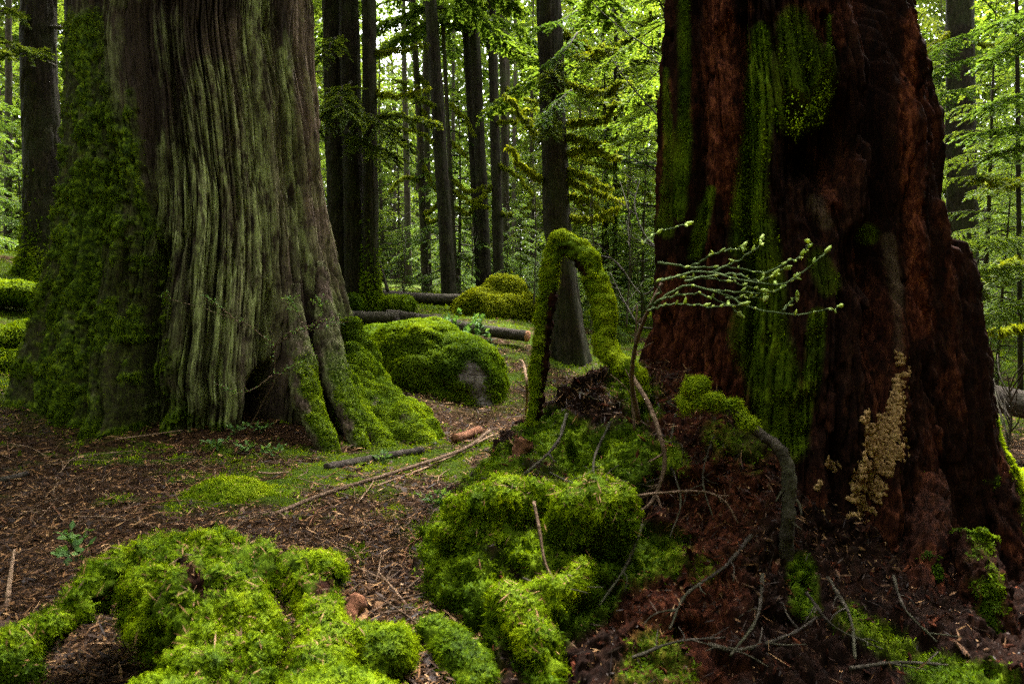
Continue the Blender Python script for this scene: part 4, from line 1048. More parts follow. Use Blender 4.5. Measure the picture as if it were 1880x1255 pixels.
for pts, rr, edge in [([(1800, 770, 3.15), (1835, 900, 3.05), (1858, 1010, 2.95), (1890, 1130, 2.85)], [.07, .075, .085, .10], True), ([(1790, 985, 2.62), (1800, 1060, 2.52), (1812, 1150, 2.45), (1815, 1260, 2.4)], [.075, .09, .10, .11], False), ([(1545, 1020, 2.74), (1520, 1090, 2.56), (1480, 1160, 2.40), (1430, 1240, 2.28), (1390, 1310, 2.2)], [.03, .07, .07, .05, .03], None), ([(1700, 860, 2.95), (1698, 980, 2.76), (1695, 1080, 2.6), (1705, 1180, 2.44), (1700, 1300, 2.30)], [.06, .10, .08, .06, .04], None), ([(1430, 820, 2.85), (1385, 930, 2.68), (1330, 1040, 2.46), (1275, 1140, 2.30), (1225, 1250, 2.14)], [.05, .08, .065, .05, .03], None)]:
    pa = resample([P(*q_) for q_ in pts], 60)
    rv, rf = tube(pa, np.interp(np.linspace(0, 1, 60), np.linspace(0, 1, len(rr)), rr), 60)
    rn = vnormals(rv, rf)
    g_ = fbm(rv * np.array([28, 28, 4]), 3, 171)
    rv = rv + rn * (0.020 * g_ - 0.022 * np.exp(-(g_ / .06) ** 2) + 0.008 * fbm(rv * np.array([60, 60, 10]), 2, 172) + 0.03 * fbm(rv * np.array([6, 6, 3]), 2, 173))[:, None]
    px2, py2 = project(rv)
    w2 = 0.6 * fbm(rv * 10, 3, 174)
    rm = sstep(0.25, 0.7, rn[:, 0] + w2 * .5) if edge else 0.5 * sstep(0.3, 0.5, w2) if edge is None else 0.55 * sstep(0.5, 0.9, rn[:, 2] + w2) + 0.4 * stroke(px2, py2, [(1810, 1120), (1825, 1180)], 16, w2)
    rm = rm.clip(0, 1)
    rro = obj('root', rv, rf, M['rot'], stump, {'moss': rm, 'red': (0.22 if edge is None else 0.15) + 0.5 * sstep(0, .4, w2), 'pale': np.zeros(len(rv))})
    moss_on('moss', rv, rf, 16000 if edge else 5000, rm ** 1.5, 0.012, 0.0026, 0.5, 1.0, rro, 'moss', 0.12 if edge else -0.1, 5.0)

# tan crust fungus creeping up the stump
fm = np.zeros(len(V))
for pts, wd in [([(1648, 690, 7), (1645, 740, 20), (1622, 800, 32), (1612, 860, 36), (1588, 930, 34), (1562, 990, 18), (1552, 1030, 12)], 20), ([(1600, 770), (1640, 830)], 20), ([(1505, 885, 6), (1508, 930, 10), (1515, 1000, 12), (1525, 1025, 6)], 10), ([(1530, 850)], 12), ([(1655, 640, 5), (1655, 690, 6)], 5)]:
    fm = np.maximum(fm, stroke(px, py, pts, wd, wv * 0.9 + 0.25 * fc, 0.2) * fr)
p, q = sample(V, Fst, 3600, fm ** 1.5 * sstep(-0.32, -0.05, fbm(cyl * 26, 3, 113)))
B = Bag()
ev, ef = ellipsoid((0, 0, 0), (1, 1, 1), 7, 4)
for i in range(len(p)):
    s = 0.004 + 0.009 * random.random()
    n_ = q[i]; t1 = np.cross(n_, rng.normal(size=3)); t1 /= np.linalg.norm(t1); t2 = np.cross(n_, t1)
    R_ = np.stack([t1 * s, t2 * s * (0.6 + 0.5 * random.random()), n_ * s * 0.32], 0)
    B.add((ev * (1 + 0.35 * rng.normal(size=(len(ev), 1)))) @ R_ + p[i], ef)
v, f, _ = B.get()
o = obj('fungus_crust', v, f, M['fungus'], stump)
o['label'] = 'tan crust fungus creeping up the stump'

# outer broken shell on its right, and loose splinters of wood
for px0, py0, px1, py1, w_ in [(1690, 260, 1700, 85, 14), (1668, 180, 1672, 20, 12), (1706, 300, 1716, 215, 10), (1640, 120, 1650, -20, 16), (1726, 540, 1722, 430, 13), (1752, 580, 1752, 475, 12), (1768, 600, 1766, 520, 9), (1712, 330, 1722, 250, 9), (1700, 430, 1708, 330, 10), (1680, 120, 1688, 60, 8)]:
    Yq = 3.45
    pa = resample([P(px0, py0, Yq), P((px0 + px1) / 2 + 2, (py0 + py1) / 2, Yq), P(px1, py1, Yq)], 26)
    v, f = tube(pa, w_ / F * Yq * np.array([1, 1, .95, .9, .85, .85, .8, .78, .75, .7, .7, .66, .6, .6, .55, .5, .48, .42, .4, .35, .3, .25, .2, .15, .1, .04]), 14)
    v = v + 0.014 * np.stack([fbm(v * np.array([30, 30, 9]), 3, 131), fbm(v * np.array([30, 30, 9]), 3, 132), 0 * v[:, 0]], 1)
    obj('splinter', v, f, M['rot'], stump, {'moss': np.zeros(len(v)), 'red': np.full(len(v), .8), 'pale': np.zeros(len(v))})

# ------------------------------------------------------------------ mound of rotten wood and soil round the stump
MC = [(1000,735,3.35),(1060,690,3.4),(1110,675,3.4),(1180,645,3.4),(965,800,3.25),(905,865,3.1),(835,935,2.85),(1050,850,2.85),(1200,800,2.85),(1300,745,2.8),(900,925,2.6),(1080,925,2.5),(1080,1010,2.35),
      (1000,1100,2.15),(950,1200,2.0),(1200,1000,2.4),(1200,1150,2.15),(1350,930,2.5),(1350,1150,2.15),(1500,1060,2.5),(1500,1020,2.62),(1650,1050,2.6),(1800,1040,2.7),(1620,1100,2.4),(1750,1160,2.35),(1850,1200,2.2),(1500,1220,2.05),
      (1150,740,3.1),(1250,690,3.1),(1400,800,2.65),(1000,900,2.75),(880,1000,2.4),(870,1120,2.15),(1120,1250,1.95),(1300,1250,1.98),(1640,1240,2.05)]
mc = np.array([P(*c) for c in MC])
mc = np.vstack([mc, [[0.2, 3.9, 0.35], [0.6, 4.2, 0.45], [1.2, 4.6, 0.2], [2.4, 4.4, -0.2], [-0.6, 3.6, -0.1], [-0.5, 2.9, -0.05], [-0.45, 2.2, -0.1], [0.15, 1.55, -0.02], [1.0, 1.3, 0.12], [2.6, 2.6, -0.25], [2.6, 3.6, -0.3], [2.0, 1.4, 0.06], [1.45, 3.4, 0.35], [2.1, 3.4, 0.05], [0.95, 3.2, 0.72], [-0.2, 4.2, -0.1]]])
nK = len(mc)
K_ = np.linalg.norm(mc[:, None, :2] - mc[None, :, :2], axis=2)
A_ = np.zeros((nK + 1, nK + 1)); A_[:nK, :nK] = K_ - 0.02 * np.eye(nK); A_[:nK, nK] = 1; A_[nK, :nK] = 1
w_m = np.linalg.solve(A_, np.concatenate([mc[:, 2], [0]]))
def mound_z(x, y):
    d = np.sqrt((np.asarray(x)[:, None] - mc[None, :, 0]) ** 2 + (np.asarray(y)[:, None] - mc[None, :, 1]) ** 2 + 0.004)
    return d @ w_m[:nK] + w_m[nK]
nx, ny = 520, 470
xv, yv = np.meshgrid(np.linspace(-0.75, 2.8, nx), np.linspace(1.3, 4.7, ny))
xv, yv = xv.ravel(), yv.ravel()
mz = np.concatenate([mound_z(xv[i:i + 30000], yv[i:i + 30000]) for i in range(0, len(xv), 30000)])
V = np.stack([xv, yv, mz], 1)
Fmd = [grid_faces(ny, nx, False)]
N = vnormals(V, Fmd)
V = V + N * (0.085 * fbm(V * np.array([4, 4, 2.5]), 4, 141) + 0.035 * fbm(V * np.array([15, 15, 7]), 3, 142) + 0.028 * fbm(V * 34, 3, 143) + 0.016 * fbm(V * 75, 2, 147) - 0.05 * sstep(0.12, 0.18, fbm(V * 7, 3, 146)))[:, None]
px, py = project(V)
wv = 0.6 * fbm(V * 7, 4, 144) + 0.25 * fbm(V * 24, 3, 145)
ms = np.zeros(len(V))
for pts, wd, am in [([(1000, 800), (1080, 840), (1150, 820)], 42, .85), ([(1090, 860), (1150, 870)], 40, .75), ([(820, 1000), (850, 1080), (930, 1120)], 60, 1), ([(960, 1010), (1100, 1040), (1180, 1010)], 45, .9), ([(1000, 1150), (1060, 1110), (1100, 1060)], 45, .9), ([(830, 960), (900, 930), (1010, 915)], 45, 1), ([(850, 1030), (900, 1060)], 40, .7), ([(1080, 940)], 70, 1), ([(930, 1100), (970, 1180), (1000, 1240)], 36, 1),
                    ([(1030, 1080), (1060, 1040)], 40, .9), ([(1230, 1010)], 40, .8), ([(1230, 840)], 26, .8), ([(840, 1160), (870, 1220)], 50, .8), ([(1470, 1040), (1480, 1110)], 22, .9), ([(880, 880), (930, 850)], 30, .7), ([(1560, 1130), (1650, 1190)], 25, .5),
                    ([(1150, 690), (1180, 740)], 30, .8), ([(1700, 1230), (1850, 1255)], 26, .8), ([(1320, 800), (1380, 830)], 30, .4), ([(1200, 1230)], 60, .5), ([(1290, 1040)], 26, .4)]:
    ms = np.maximum(ms, stroke(px, py, pts, wd, wv * 1.1) * am)
red = 0.05 + 0.8 * stroke(px, py, [(1330, 880), (1300, 1000), (1240, 1120), (1230, 1240)], 90, wv * 1.3) * 0.6 + 0.4 * stroke(px, py, [(1200, 700), (1300, 730)], 70, wv)
mound = obj('rotting_mound', V, Fmd, M['rot'], None, {'moss': ms, 'red': red.clip(0, 1), 'pale': np.zeros(len(V)) + 0.05 * sstep(0.1, .5, wv)}, origin=(1.0, 2.8, 0.0))
tag(mound, 'dark crumbling heap of rotten wood and soil in front of the red stump', 'mound')
MV = V
moss_on('moss', V, Fmd, 100000, ms ** 1.3, 0.017, 0.0028, 0.2, 1.2, mound, 'moss', -0.08, 5.0)
# crumbled splinters of wood on the mound
pp, qq = sample(V, Fmd, 5200, (1 - ms) * (0.3 + red.clip(0, 1)) * sstep(-0.1, 0.15, V[:, 2]))
B = Bag()
pv_, pf_ = ellipsoid((0, 0, 0), (1, 1, 1), 5, 4)
for i in range(len(pp)):
    e = rng.normal(size=3); e -= qq[i] * (e @ qq[i]) * 0.7; e /= np.linalg.norm(e); e[2] -= 0.3; e /= np.linalg.norm(e)
    t1 = np.cross(e, rng.normal(size=3)); t1 /= np.linalg.norm(t1); t2 = np.cross(e, t1)
    Ls = 0.006 + 0.028 * random.random() ** 2.5; ws = Ls * random.uniform(.12, .45)
    B.add((pv_ + 0.25 * rng.normal(size=pv_.shape)) @ np.stack([t1 * ws, t2 * ws * .6, e * Ls]) + pp[i] + qq[i] * 0.004, pf_, random.random())
bv_, bf_, ba_ = B.get()
sp_o = obj('splinter', bv_, bf_, M['rot'], mound, {'moss': 0 * ba_, 'red': 0.1 + 0.9 * ba_, 'pale': 0.5 * (ba_ > .93)}, smooth=False); sp_o['kind'] = 'stuff'
# twiggy litter on the mound
keep = sstep(-0.1, 0.2, V[:, 2]) * (1 - ms)
p, q = sample(V, Fmd, 26000, keep * (0.5 + (py < 760)))
a = rng.normal(size=(len(p), 3)); d = a - q * (a * q).sum(1)[:, None] * 0.8; d /= np.linalg.norm(d, axis=1)[:, None]
v, f = leaf_fans(p + q * 0.012, d, q + rng.normal(size=q.shape) * 0.3, 0.008 + 0.06 * rng.random(len(p)) ** 3.0, 0.0008 + 0.0024 * rng.random(len(p)))
b2 = Bag().add(v, f, np.repeat(rng.random(len(p)) ** 3.0, 4))
o = bagobj('needle_litter', b2, M['litter'], mound, smooth=False); o['kind'] = 'stuff'

def clump(name, label, lobes, voxel, n, L, group=None, bias=0.0, droop=1.0, mat='moss', upb=0.6, W=None, rough=0.02, cat='moss', bare=None, spread=0.8, hang=None, base_mat='rot', smooth_it=4):
    B = Bag()
    for l in lobes:
        if not isinstance(l[0], list): B.add(*ellipsoid(l[0], l[1], 18, 12))
        else:
            pa = resample(l[0], 16); B.add(*tube(pa, np.interp(np.linspace(0, 1, 16), np.linspace(0, 1, len(l[1])), l[1]), 12))
    V, Fs = remesh(B, voxel, smooth_it)
    N = vnormals(V, Fs)
    V = V + N * (rough * fbm(V * 9, 4, 151) + rough * 1.5 * (np.abs(fbm(V * 16, 3, 154)) - 0.12) + rough * .7 * fbm(V * 38, 2, 152))[:, None]
    mk = np.ones(len(V))
    mk = mk * sstep(-0.75, -0.15, vnormals(V, Fs)[:, 2] + 0.35 * fbm(V * 10, 2, 159))
    if bare:
        px, py = project(V); w = 0.6 * fbm(V * 16, 3, 153)
        for pts, wd in bare: mk = mk * (1 - stroke(px, py, pts, wd, w))
    base = np.array([V[:, 0].mean(), V[:, 1].mean(), V[:, 2].min()])
    r_ = thing(name, label, cat, base, group)
    at = {'moss': mk, 'red': np.full(len(V), .15), 'pale': np.full(len(V), 0.0)}
    if base_mat == 'cedar': at = {'moss': mk, 'lichen': 0 * mk, 'grey': 0 * mk}
    obj('core', V, Fs, M[base_mat], r_, at)
    N = vnormals(V, Fs)
    p, q = sample(V, Fs, int(n * 1.7), mk * (1 - upb + upb * sstep(-0.6, 0.5, N[:, 2])), N)
    thin = 0.8 * fbm(p * 6, 2, 158) + 1.1 * fbm(p * 14, 3, 156) + 0.5 * fbm(p * 40, 2, 157) + 0.9 * rng.random(len(p)) > 0.27
    p, q = p[thin], q[thin]
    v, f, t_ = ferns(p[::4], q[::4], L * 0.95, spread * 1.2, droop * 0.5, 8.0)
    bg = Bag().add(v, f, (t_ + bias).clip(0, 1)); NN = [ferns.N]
    if hang:
        hp, hq = sample(V, Fs, hang, mk * sstep(0.2, -0.6, N[:, 2] - 0.2), N)
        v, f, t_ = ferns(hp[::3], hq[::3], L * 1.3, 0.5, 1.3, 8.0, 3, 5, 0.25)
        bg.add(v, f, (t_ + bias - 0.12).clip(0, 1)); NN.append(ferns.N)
    v, f, a_ = bg.get()
    obj('moss', v, f, M[mat], r_, {'tint': a_}, True, None, np.concatenate(NN))
    if n > 15000 and cat != 'snag':
        sp_, sq_ = sample(V, Fs, int(n / 110), sstep(0.1, 0.6, N[:, 2]), N)
        e_ = rng.normal(size=sp_.shape); e_ -= sq_ * (e_ * sq_).sum(1)[:, None] * 0.85; e_ /= np.linalg.norm(e_, axis=1)[:, None]
        k_ = len(sp_); v, f = leaf_fans(sp_ + sq_ * L * 0.75, e_, sq_ + 0.4 * rng.normal(size=sq_.shape), 0.010 + 0.05 * rng.random(k_) ** 2.5, 0.0007 + 0.0012 * rng.random(k_))
        ob_ = bagobj('needle_litter', Bag().add(v, f, np.repeat(0.4 + 0.6 * rng.random(k_), 4)), M['litter'], r_, smooth=False); ob_['kind'] = 'stuff'
    return r_

GM = 'moss cushions hanging over the mound'
clump('moss_cushion', 'drooping moss cushion on the left shoulder of the mound', [([P(820, 1010, 2.5), P(845, 960, 2.52), P(900, 930, 2.5), P(960, 918, 2.5), P(1020, 908, 2.52)], [.03, .055, .07, .055, .03]), ([P(850, 985, 2.5), P(880, 1000, 2.44), P(940, 985, 2.42)], [.03, .05, .03])], 0.014, 26000, 0.030, GM, 0.0, 0.9, hang=5000, rough=0.035)
clump('moss_cushion', 'rounded drooping moss cushion right of a thin twig on the mound', [([P(1010, 975, 2.38), P(1040, 935, 2.36), P(1085, 918, 2.36), P(1125, 935, 2.37), P(1150, 985, 2.38)], [.025, .05, .06, .05, .02]), ([P(1030, 975, 2.38), P(1075, 965, 2.36), P(1125, 975, 2.37)], [.03, .05, .03])], 0.014, 26000, 0.030, GM, 0.03, 0.9, hang=6000, rough=0.035)
clump('moss_cushion', 'moss tongue running down the lower left of the mound', [([P(905, 1095, 2.16), P(950, 1120, 2.10), P(985, 1180, 2.02), P(1020, 1250, 1.93)], [.025, .05, .05, .02]), ([P(950, 1120, 2.14), P(1030, 1085, 2.16), P(1085, 1040, 2.24)], [.03, .045, .02])], 0.012, 18000, 0.026, GM, 0.06, 0.8, hang=1500)
clump('moss_cushion', 'dim moss patch lowest on the left foot of the mound', [([P(790, 1150, 2.15), P(830, 1190, 2.07), P(860, 1225, 2.0), P(890, 1265, 1.92)], [.035, .055, .06, .04])], 0.014, 10000, 0.024, GM, -0.10, 0.8)
clump('moss_cushion', 'bright flat moss pad on the needle litter before the cedar', [(P(420, 905, 3.7) - [0, 0, .05], (.22, .20, .11)), (P(350, 920, 3.62) - [0, 0, .05], (.13, .16, .075)), (P(500, 905, 3.72) - [0, 0, .05], (.20, .14, .07))], 0.02, 26000, 0.024, None, 0.18, 0.1, upb=0.9, base_mat='rot')

# moss covered bent snag: the arch
clump('mossy_arch', 'bent dead branch wrapped in shaggy moss standing as an arch on the mound',
      [([P(978, 790, 3.2), P(990, 690, 3.2), P(1000, 590, 3.2), P(1008, 510, 3.2), P(1022, 452, 3.2), P(1040, 440, 3.2)], [.033, .032, .034, .036, .041, .043]),
       ([P(1030, 442, 3.2), P(1062, 462, 3.18), P(1092, 515, 3.15), P(1108, 570, 3.1), P(1112, 630, 3.05), P(1120, 660, 3.02)], [.043, .045, .047, .046, .042, .040]),
       ([P(1112, 645, 3.03), P(1140, 672, 2.98), P(1168, 690, 2.95), P(1172, 740, 2.92)], [.036, .036, .034, .025])],
      0.009, 130000, 0.0135, None, 0.26, 0.6, upb=0.5, rough=0.014, hang=6000, cat='snag', bare=[([(1000, 760), (1012, 640), (1020, 540)], 17), ([(1060, 480), (1075, 500)], 8)])

# foreground mossy stump, lower left
def Q(px, py, Y, dz=0): return P(px, py, Y) - np.array([0, 0, dz])
clump('mossy_stump', 'low moss smothered stump with dark hollow in the near left corner',
      [(Q(360, 1075, 1.98), (.17, .18, .10)), (Q(420, 1075, 1.95), (.11, .16, .09)), (Q(300, 1050, 2.05), (.12, .12, .06)),
       ([Q(330, 1040, 2.05), Q(230, 1050, 1.98), Q(150, 1105, 1.86), Q(80, 1165, 1.76), Q(0, 1225, 1.66), Q(-80, 1270, 1.6)], [.06, .055, .048, .04, .04, .04]),
       ([Q(310, 1075, 1.9), Q(292, 1120, 1.84), Q(298, 1175, 1.78), Q(325, 1240, 1.72)], [.065, .045, .04, .04]),
       ([Q(385, 1110, 1.82), Q(378, 1170, 1.70), Q(372, 1230, 1.62), Q(366, 1300, 1.55)], [.11, .07, .06, .065]),
       ([Q(430, 1110, 1.84), Q(452, 1190, 1.70), Q(450, 1300, 1.58)], [.085, .045, .05])],
      0.013, 90000, 0.025, None, -0.02, 0.7, upb=0.75, rough=0.04, cat='stump', bare=[([(330, 1030, 14), (358, 1055, 22), (375, 1085, 16)], 18), ([(290, 1012)], 12), ([(455, 1085)], 10), ([(150, 1200, 70), (210, 1250, 50)], 60), ([(420, 1200, 10), (415, 1250, 14)], 12)], hang=6000)
GR = 'mossy roots of the near stump'
clump('mossy_root', 'mossy root with bare dark knob beside the near stump', [([Q(520, 1040, 2.1), Q(575, 1060, 2.05), Q(610, 1055, 2.1)], [.05, .065, .05]), ([Q(575, 1080, 2.0), Q(592, 1150, 1.85), Q(585, 1220, 1.74), Q(560, 1300, 1.62)], [.05, .052, .06, .06])],
      0.012, 30000, 0.028, GR, 0.03, 0.8, upb=0.7, rough=0.025, cat='root', bare=[([(600, 1065, 18), (592, 1090, 16)], 16), ([(530, 1060)], 9)], hang=1500)
clump('mossy_root', 'short mossy root with a pale scar right of the near stump', [(Q(690, 1200, 1.95), (.08, .08, .06)), (Q(720, 1190, 2.0), (.05, .06, .045)), (Q(655, 1185, 1.95), (.05, .06, .04))],
      0.012, 12000, 0.026, GR, -0.02, 0.8, upb=0.7, rough=0.025, cat='root', bare=[([(715, 1200)], 11)])
clump('mossy_root', 'mossy root at the lower frame edge right of the near stump', [(Q(620, 1290, 1.55), (.14, .08, .05))], 0.012, 9000, 0.026, GR, 0.0, 0.6, cat='root')
clump('mossy_root', 'low mossy root at the lower frame edge below the near stump hollow', [(Q(285, 1290, 1.5), (.08, .06, .04))], 0.012, 9000, 0.026, GR, 0.05, 0.6, cat='root')

# ------------------------------------------------------------------ bare branches, chunks, twigs
def stick(name, label, pts, r0, r1, mat='twig', sides=8, n=24, kids=0, group=None, cat='stick', rough=0.12, on=None, kr=0.5):
    path = resample(pts, n)
    V, Fs = tube(path, np.linspace(r0, r1, n), sides)
    V = V + vnormals(V, Fs) * (r0 * rough * 2 * fbm(V * 40, 3, 161))[:, None]
    B = Bag().add(V, Fs)
    for i in range(kids):
        j = random.randint(n // 5, n - 3)
        d = path[j + 1] - path[j]; d /= np.linalg.norm(d)
        s = np.cross(d, [0, 0, 1]); s /= np.linalg.norm(s) + 1e-9
        e = d * 0.7 + s * random.choice((-1, 1)) * (0.5 + 0.5 * random.random()) + np.array([0, 0, 0.35 * random.random()])
        Lk = (0.06 + 0.16 * random.random()) * kr
        q = resample([path[j], path[j] + e * Lk * .5, path[j] + e * Lk + rng.normal(size=3) * 0.02 * kr], 6)
        B.add(*tube(q, np.linspace(r0 * .5, r0 * .2, 6), 5))
    v, f, a_ = B.get()
    base = path[n // 2] - np.array([0, 0, r0])
    o = obj(name, v, f, M[mat], None, {'moss': a_ * 0}, origin=base)
    tag(o, label, cat, group)
    return o

def onM(px, py, dz=0.0):
    Ysn = np.linspace(1.5, 4.2, 400)
    pts = np.array([P(px, py, Y_) for Y_ in Ysn])
    g = mound_z(pts[:, 0], pts[:, 1])
    k = np.argmax(pts[:, 2] < g + 0.03)
    return np.array([pts[k, 0], pts[k, 1], g[k] + 0.03 + dz])
for pts_, r_, mt in [([(1040, 760), (1020, 820), (960, 870), (900, 900)], .010, 'twig'), ([(1120, 780), (1090, 850), (1100, 900)], .008, 'branch'), ([(1240, 760), (1230, 840), (1250, 920), (1230, 990)], .007, 'twig'), ([(1310, 800), (1290, 880), (1310, 960)], .006, 'twig_red'),
                    ([(1180, 960), (1150, 1040), (1100, 1110)], .008, 'branch'), ([(1380, 980), (1330, 1040), (1260, 1090), (1230, 1160)], .009, 'twig'), ([(1400, 1060), (1390, 1130), (1340, 1210)], .008, 'branch'), ([(1520, 1060), (1560, 1130), (1570, 1210)], .010, 'twig'),
                    ([(1480, 1090), (1530, 1150), (1620, 1190)], .007, 'branch'), ([(1640, 1060), (1660, 1120), (1720, 1180)], .008, 'twig_red'), ([(1300, 1180), (1360, 1190), (1450, 1170), (1500, 1130)], .010, 'twig'), ([(1160, 1210), (1240, 1180), (1330, 1170)], .007, 'twig'),
                    ([(1010, 870), (1060, 885), (1130, 880), (1190, 890)], .006, 'twig'), ([(1060, 720), (1130, 745), (1210, 735), (1270, 760)], .008, 'twig'), ([(960, 1060), (1010, 1085), (1060, 1080)], .006, 'twig_red'), ([(1560, 1230), (1650, 1215), (1740, 1225)], .009, 'branch')]:
    stick('root', 'thin bare rootlet tangled on the dark mound before the red stump', [onM(a_, c_, random.uniform(-.008, .008)) for a_, c_ in pts_], r_ * .8, r_ * .35, 'branch', 7, 34, random.choice((2, 3, 4)), 'rootlets tangled on the mound', 'root', rough=0.3, kr=0.7)

def onG(px, py, dz=0.0):
    """the point of the ground seen at a photo point"""
    lo, hi = 1.2, 14.0
    Ysn = np.exp(np.linspace(math.log(1.2), math.log(14), 260))
    pts = np.array([P(px, py, Y_) for Y_ in Ysn])
    g = ground_z(pts[:, 0], pts[:, 1])
    k = np.argmax(pts[:, 2] < g)
    return np.array([pts[k, 0], pts[k, 1], g[k] + dz])

stick('bare_branch', 'thick grey bare branch bending down the front of the red stump', [P(1290, 735, 2.62), P(1345, 755, 2.55), P(1395, 795, 2.48), P(1440, 838, 2.43), P(1450, 890, 2.41), P(1446, 960, 2.40), P(1440, 1030, 2.42)], 0.015, 0.027, 'branch', 14, 70, 7, rough=0.3, cat='branch', kr=0.5)
clump('moss_tuft', 'bright moss tuft on the upper end of the grey bent branch', [([P(1255, 755, 2.62), P(1275, 715, 2.62), P(1290, 700, 2.61)], [.02, .035, .012]), ([P(1275, 730, 2.61), P(1310, 738, 2.59), P(1350, 752, 2.55), P(1385, 785, 2.49)], [.03, .03, .014, .008])], 0.008, 9000, 0.022, None, 0.16, 0.5, upb=0.3, cat='moss')
stick('root', 'crooked brown rootlet hanging down the mound below the arch', [P(1160, 690, 2.85), P(1190, 740, 2.72), P(1212, 800, 2.62), P(1220, 850, 2.58), P(1205, 905, 2.55), P(1180, 935, 2.52), P(1130, 935, 2.5)], 0.010, 0.006, 'twig', 8, 40, 6, cat='root')
stick('root', 'thin dark rootlet curving right across the mound face', [P(1140, 915, 2.45), P(1210, 905, 2.42), P(1290, 902, 2.42), P(1330, 920, 2.42), P(1355, 960, 2.4)], 0.006, 0.003, 'twig', 7, 30, 4, cat='root')
stick('twig', 'upright forked twig rising from the mound beside the right leg of the arch', [P(1165, 790, 2.8), P(1160, 720, 2.82), P(1165, 650, 2.83), P(1170, 560, 2.84)], 0.006, 0.003, 'twig', 6, 24, 5, cat='twig')
stick('twig', 'pale brown twig hanging down between the two moss cushions', [P(980, 920, 2.33), P(990, 970, 2.26), P(1000, 1030, 2.2), P(1020, 1070, 2.15)], 0.006, 0.004, 'twig', 7, 20, 0, cat='twig')
stick('twig', 'thin twig arching from the arch foot towards the boulder', [onG(965, 770, .05), P(968, 720, 4.3), P(962, 670, 4.4), P(955, 660, 4.5)], 0.010, 0.006, 'twig_tan', 7, 20, 1, cat='twig')
stick('wood_chunk', 'broken chunk of red brown wood leaning at the left edge of the mound', [P(965, 808, 3.0), P(950, 840, 2.97), P(930, 890, 2.92)], 0.036, 0.030, 'twig_red', 14, 24, cat='wood', rough=0.25)
stick('wood_chunk', 'dark split wood slab standing right of the near mossy root', [Q(655, 1100, 2.1), Q(645, 1130, 2.05), Q(640, 1150, 2.02)], 0.030, 0.022, 'twig_red', 12, 16, cat='wood', rough=0.25)
stick('twig', 'thick broken stick with bark lying before the cedar roots', [onG(600, 868, .03), onG(690, 852, .035), onG(776, 836, .035)], 0.026, 0.028, 'log', 12, 30, 1, cat='stick')
stick('twig', 'long slender stick lying diagonally towards the mound', [onG(492, 956, .02), onG(600, 915, .03), onG(720, 880, .03), onG(850, 838, .05), onG(900, 810, .08)], 0.010, 0.013, 'twig', 8, 40, 2, cat='stick')
stick('twig', 'shorter tan stick lying parallel above the long slender stick', [onG(690, 900, .02), onG(800, 860, .03), onG(905, 815, .07)], 0.006, 0.009, 'twig_tan', 7, 30, 3, cat='stick')
stick('twig', 'pale curved root standing up at the left edge', [onG(12, 1125, .0), onG(20, 1085, .04), onG(28, 1040, .06)], 0.010, 0.005, 'twig_tan', 8, 20, 0, cat='stick')
stick('twig', 'dark stick at the left edge below the cedar', [onG(-30, 895, .02), onG(20, 888, .03), onG(50, 880, .03)], 0.020, 0.014, 'log', 10, 20, 0, cat='stick')
stick('twig', 'thin straight twig lying left of the cedar foot, pointing right', [onG(210, 812, .02), onG(270, 812, .05), onG(335, 803, .05)], 0.006, 0.004, 'twig_tan', 6, 18, 1, cat='twig')
stick('twig', 'crooked pale twig lying on the bright moss pad', [onG(475, 885, .05), onG(500, 886, .05), onG(530, 886, .05)], 0.007, 0.006, 'twig_tan', 6, 14, 0, cat='twig')
# round cut stick end by the boulder
stick('twig', 'short sawn stub of orange wood lying below the boulder', [onG(835, 818, .05), onG(855, 812, .05), onG(880, 800, .05)], 0.035, 0.033, 'twig_red', 12, 16, cat='stick')

# scattered fallen twigs, each its own
tw = 0
while tw < 130:
    pxr = random.uniform(-20, 900); pyr = random.uniform(840, 1180)
    if pyr > 980 and pxr < 620: 
        if random.random() < 0.8: continue
    a0 = onG(pxr, pyr, 0.012)
    an = random.uniform(0, 3.14); Lq = random.uniform(0.06, 0.5) * (0.5 + 0.5 * random.random())
    e = np.array([math.cos(an), math.sin(an), 0]) * Lq
    md = a0 + e * .5 + np.array([random.uniform(-.03, .03), random.uniform(-.03, .03), 0.02])
    en = a0 + e
    md[2] = gz(md[0], md[1]) + 0.028; en[2] = gz(en[0], en[1]) + 0.015 + 0.03 * random.random()
    stick('fallen_twig', 'small bare brown twig lying on the needle litter', [a0, md, en], random.uniform(.002, .0055), .0018, random.choice(['twig', 'twig', 'twig_tan', 'twig_red']), 5, 10, random.choice((0, 0, 1, 2)), 'twigs scattered over the forest floor', 'twig', kr=0.6)
    tw += 1

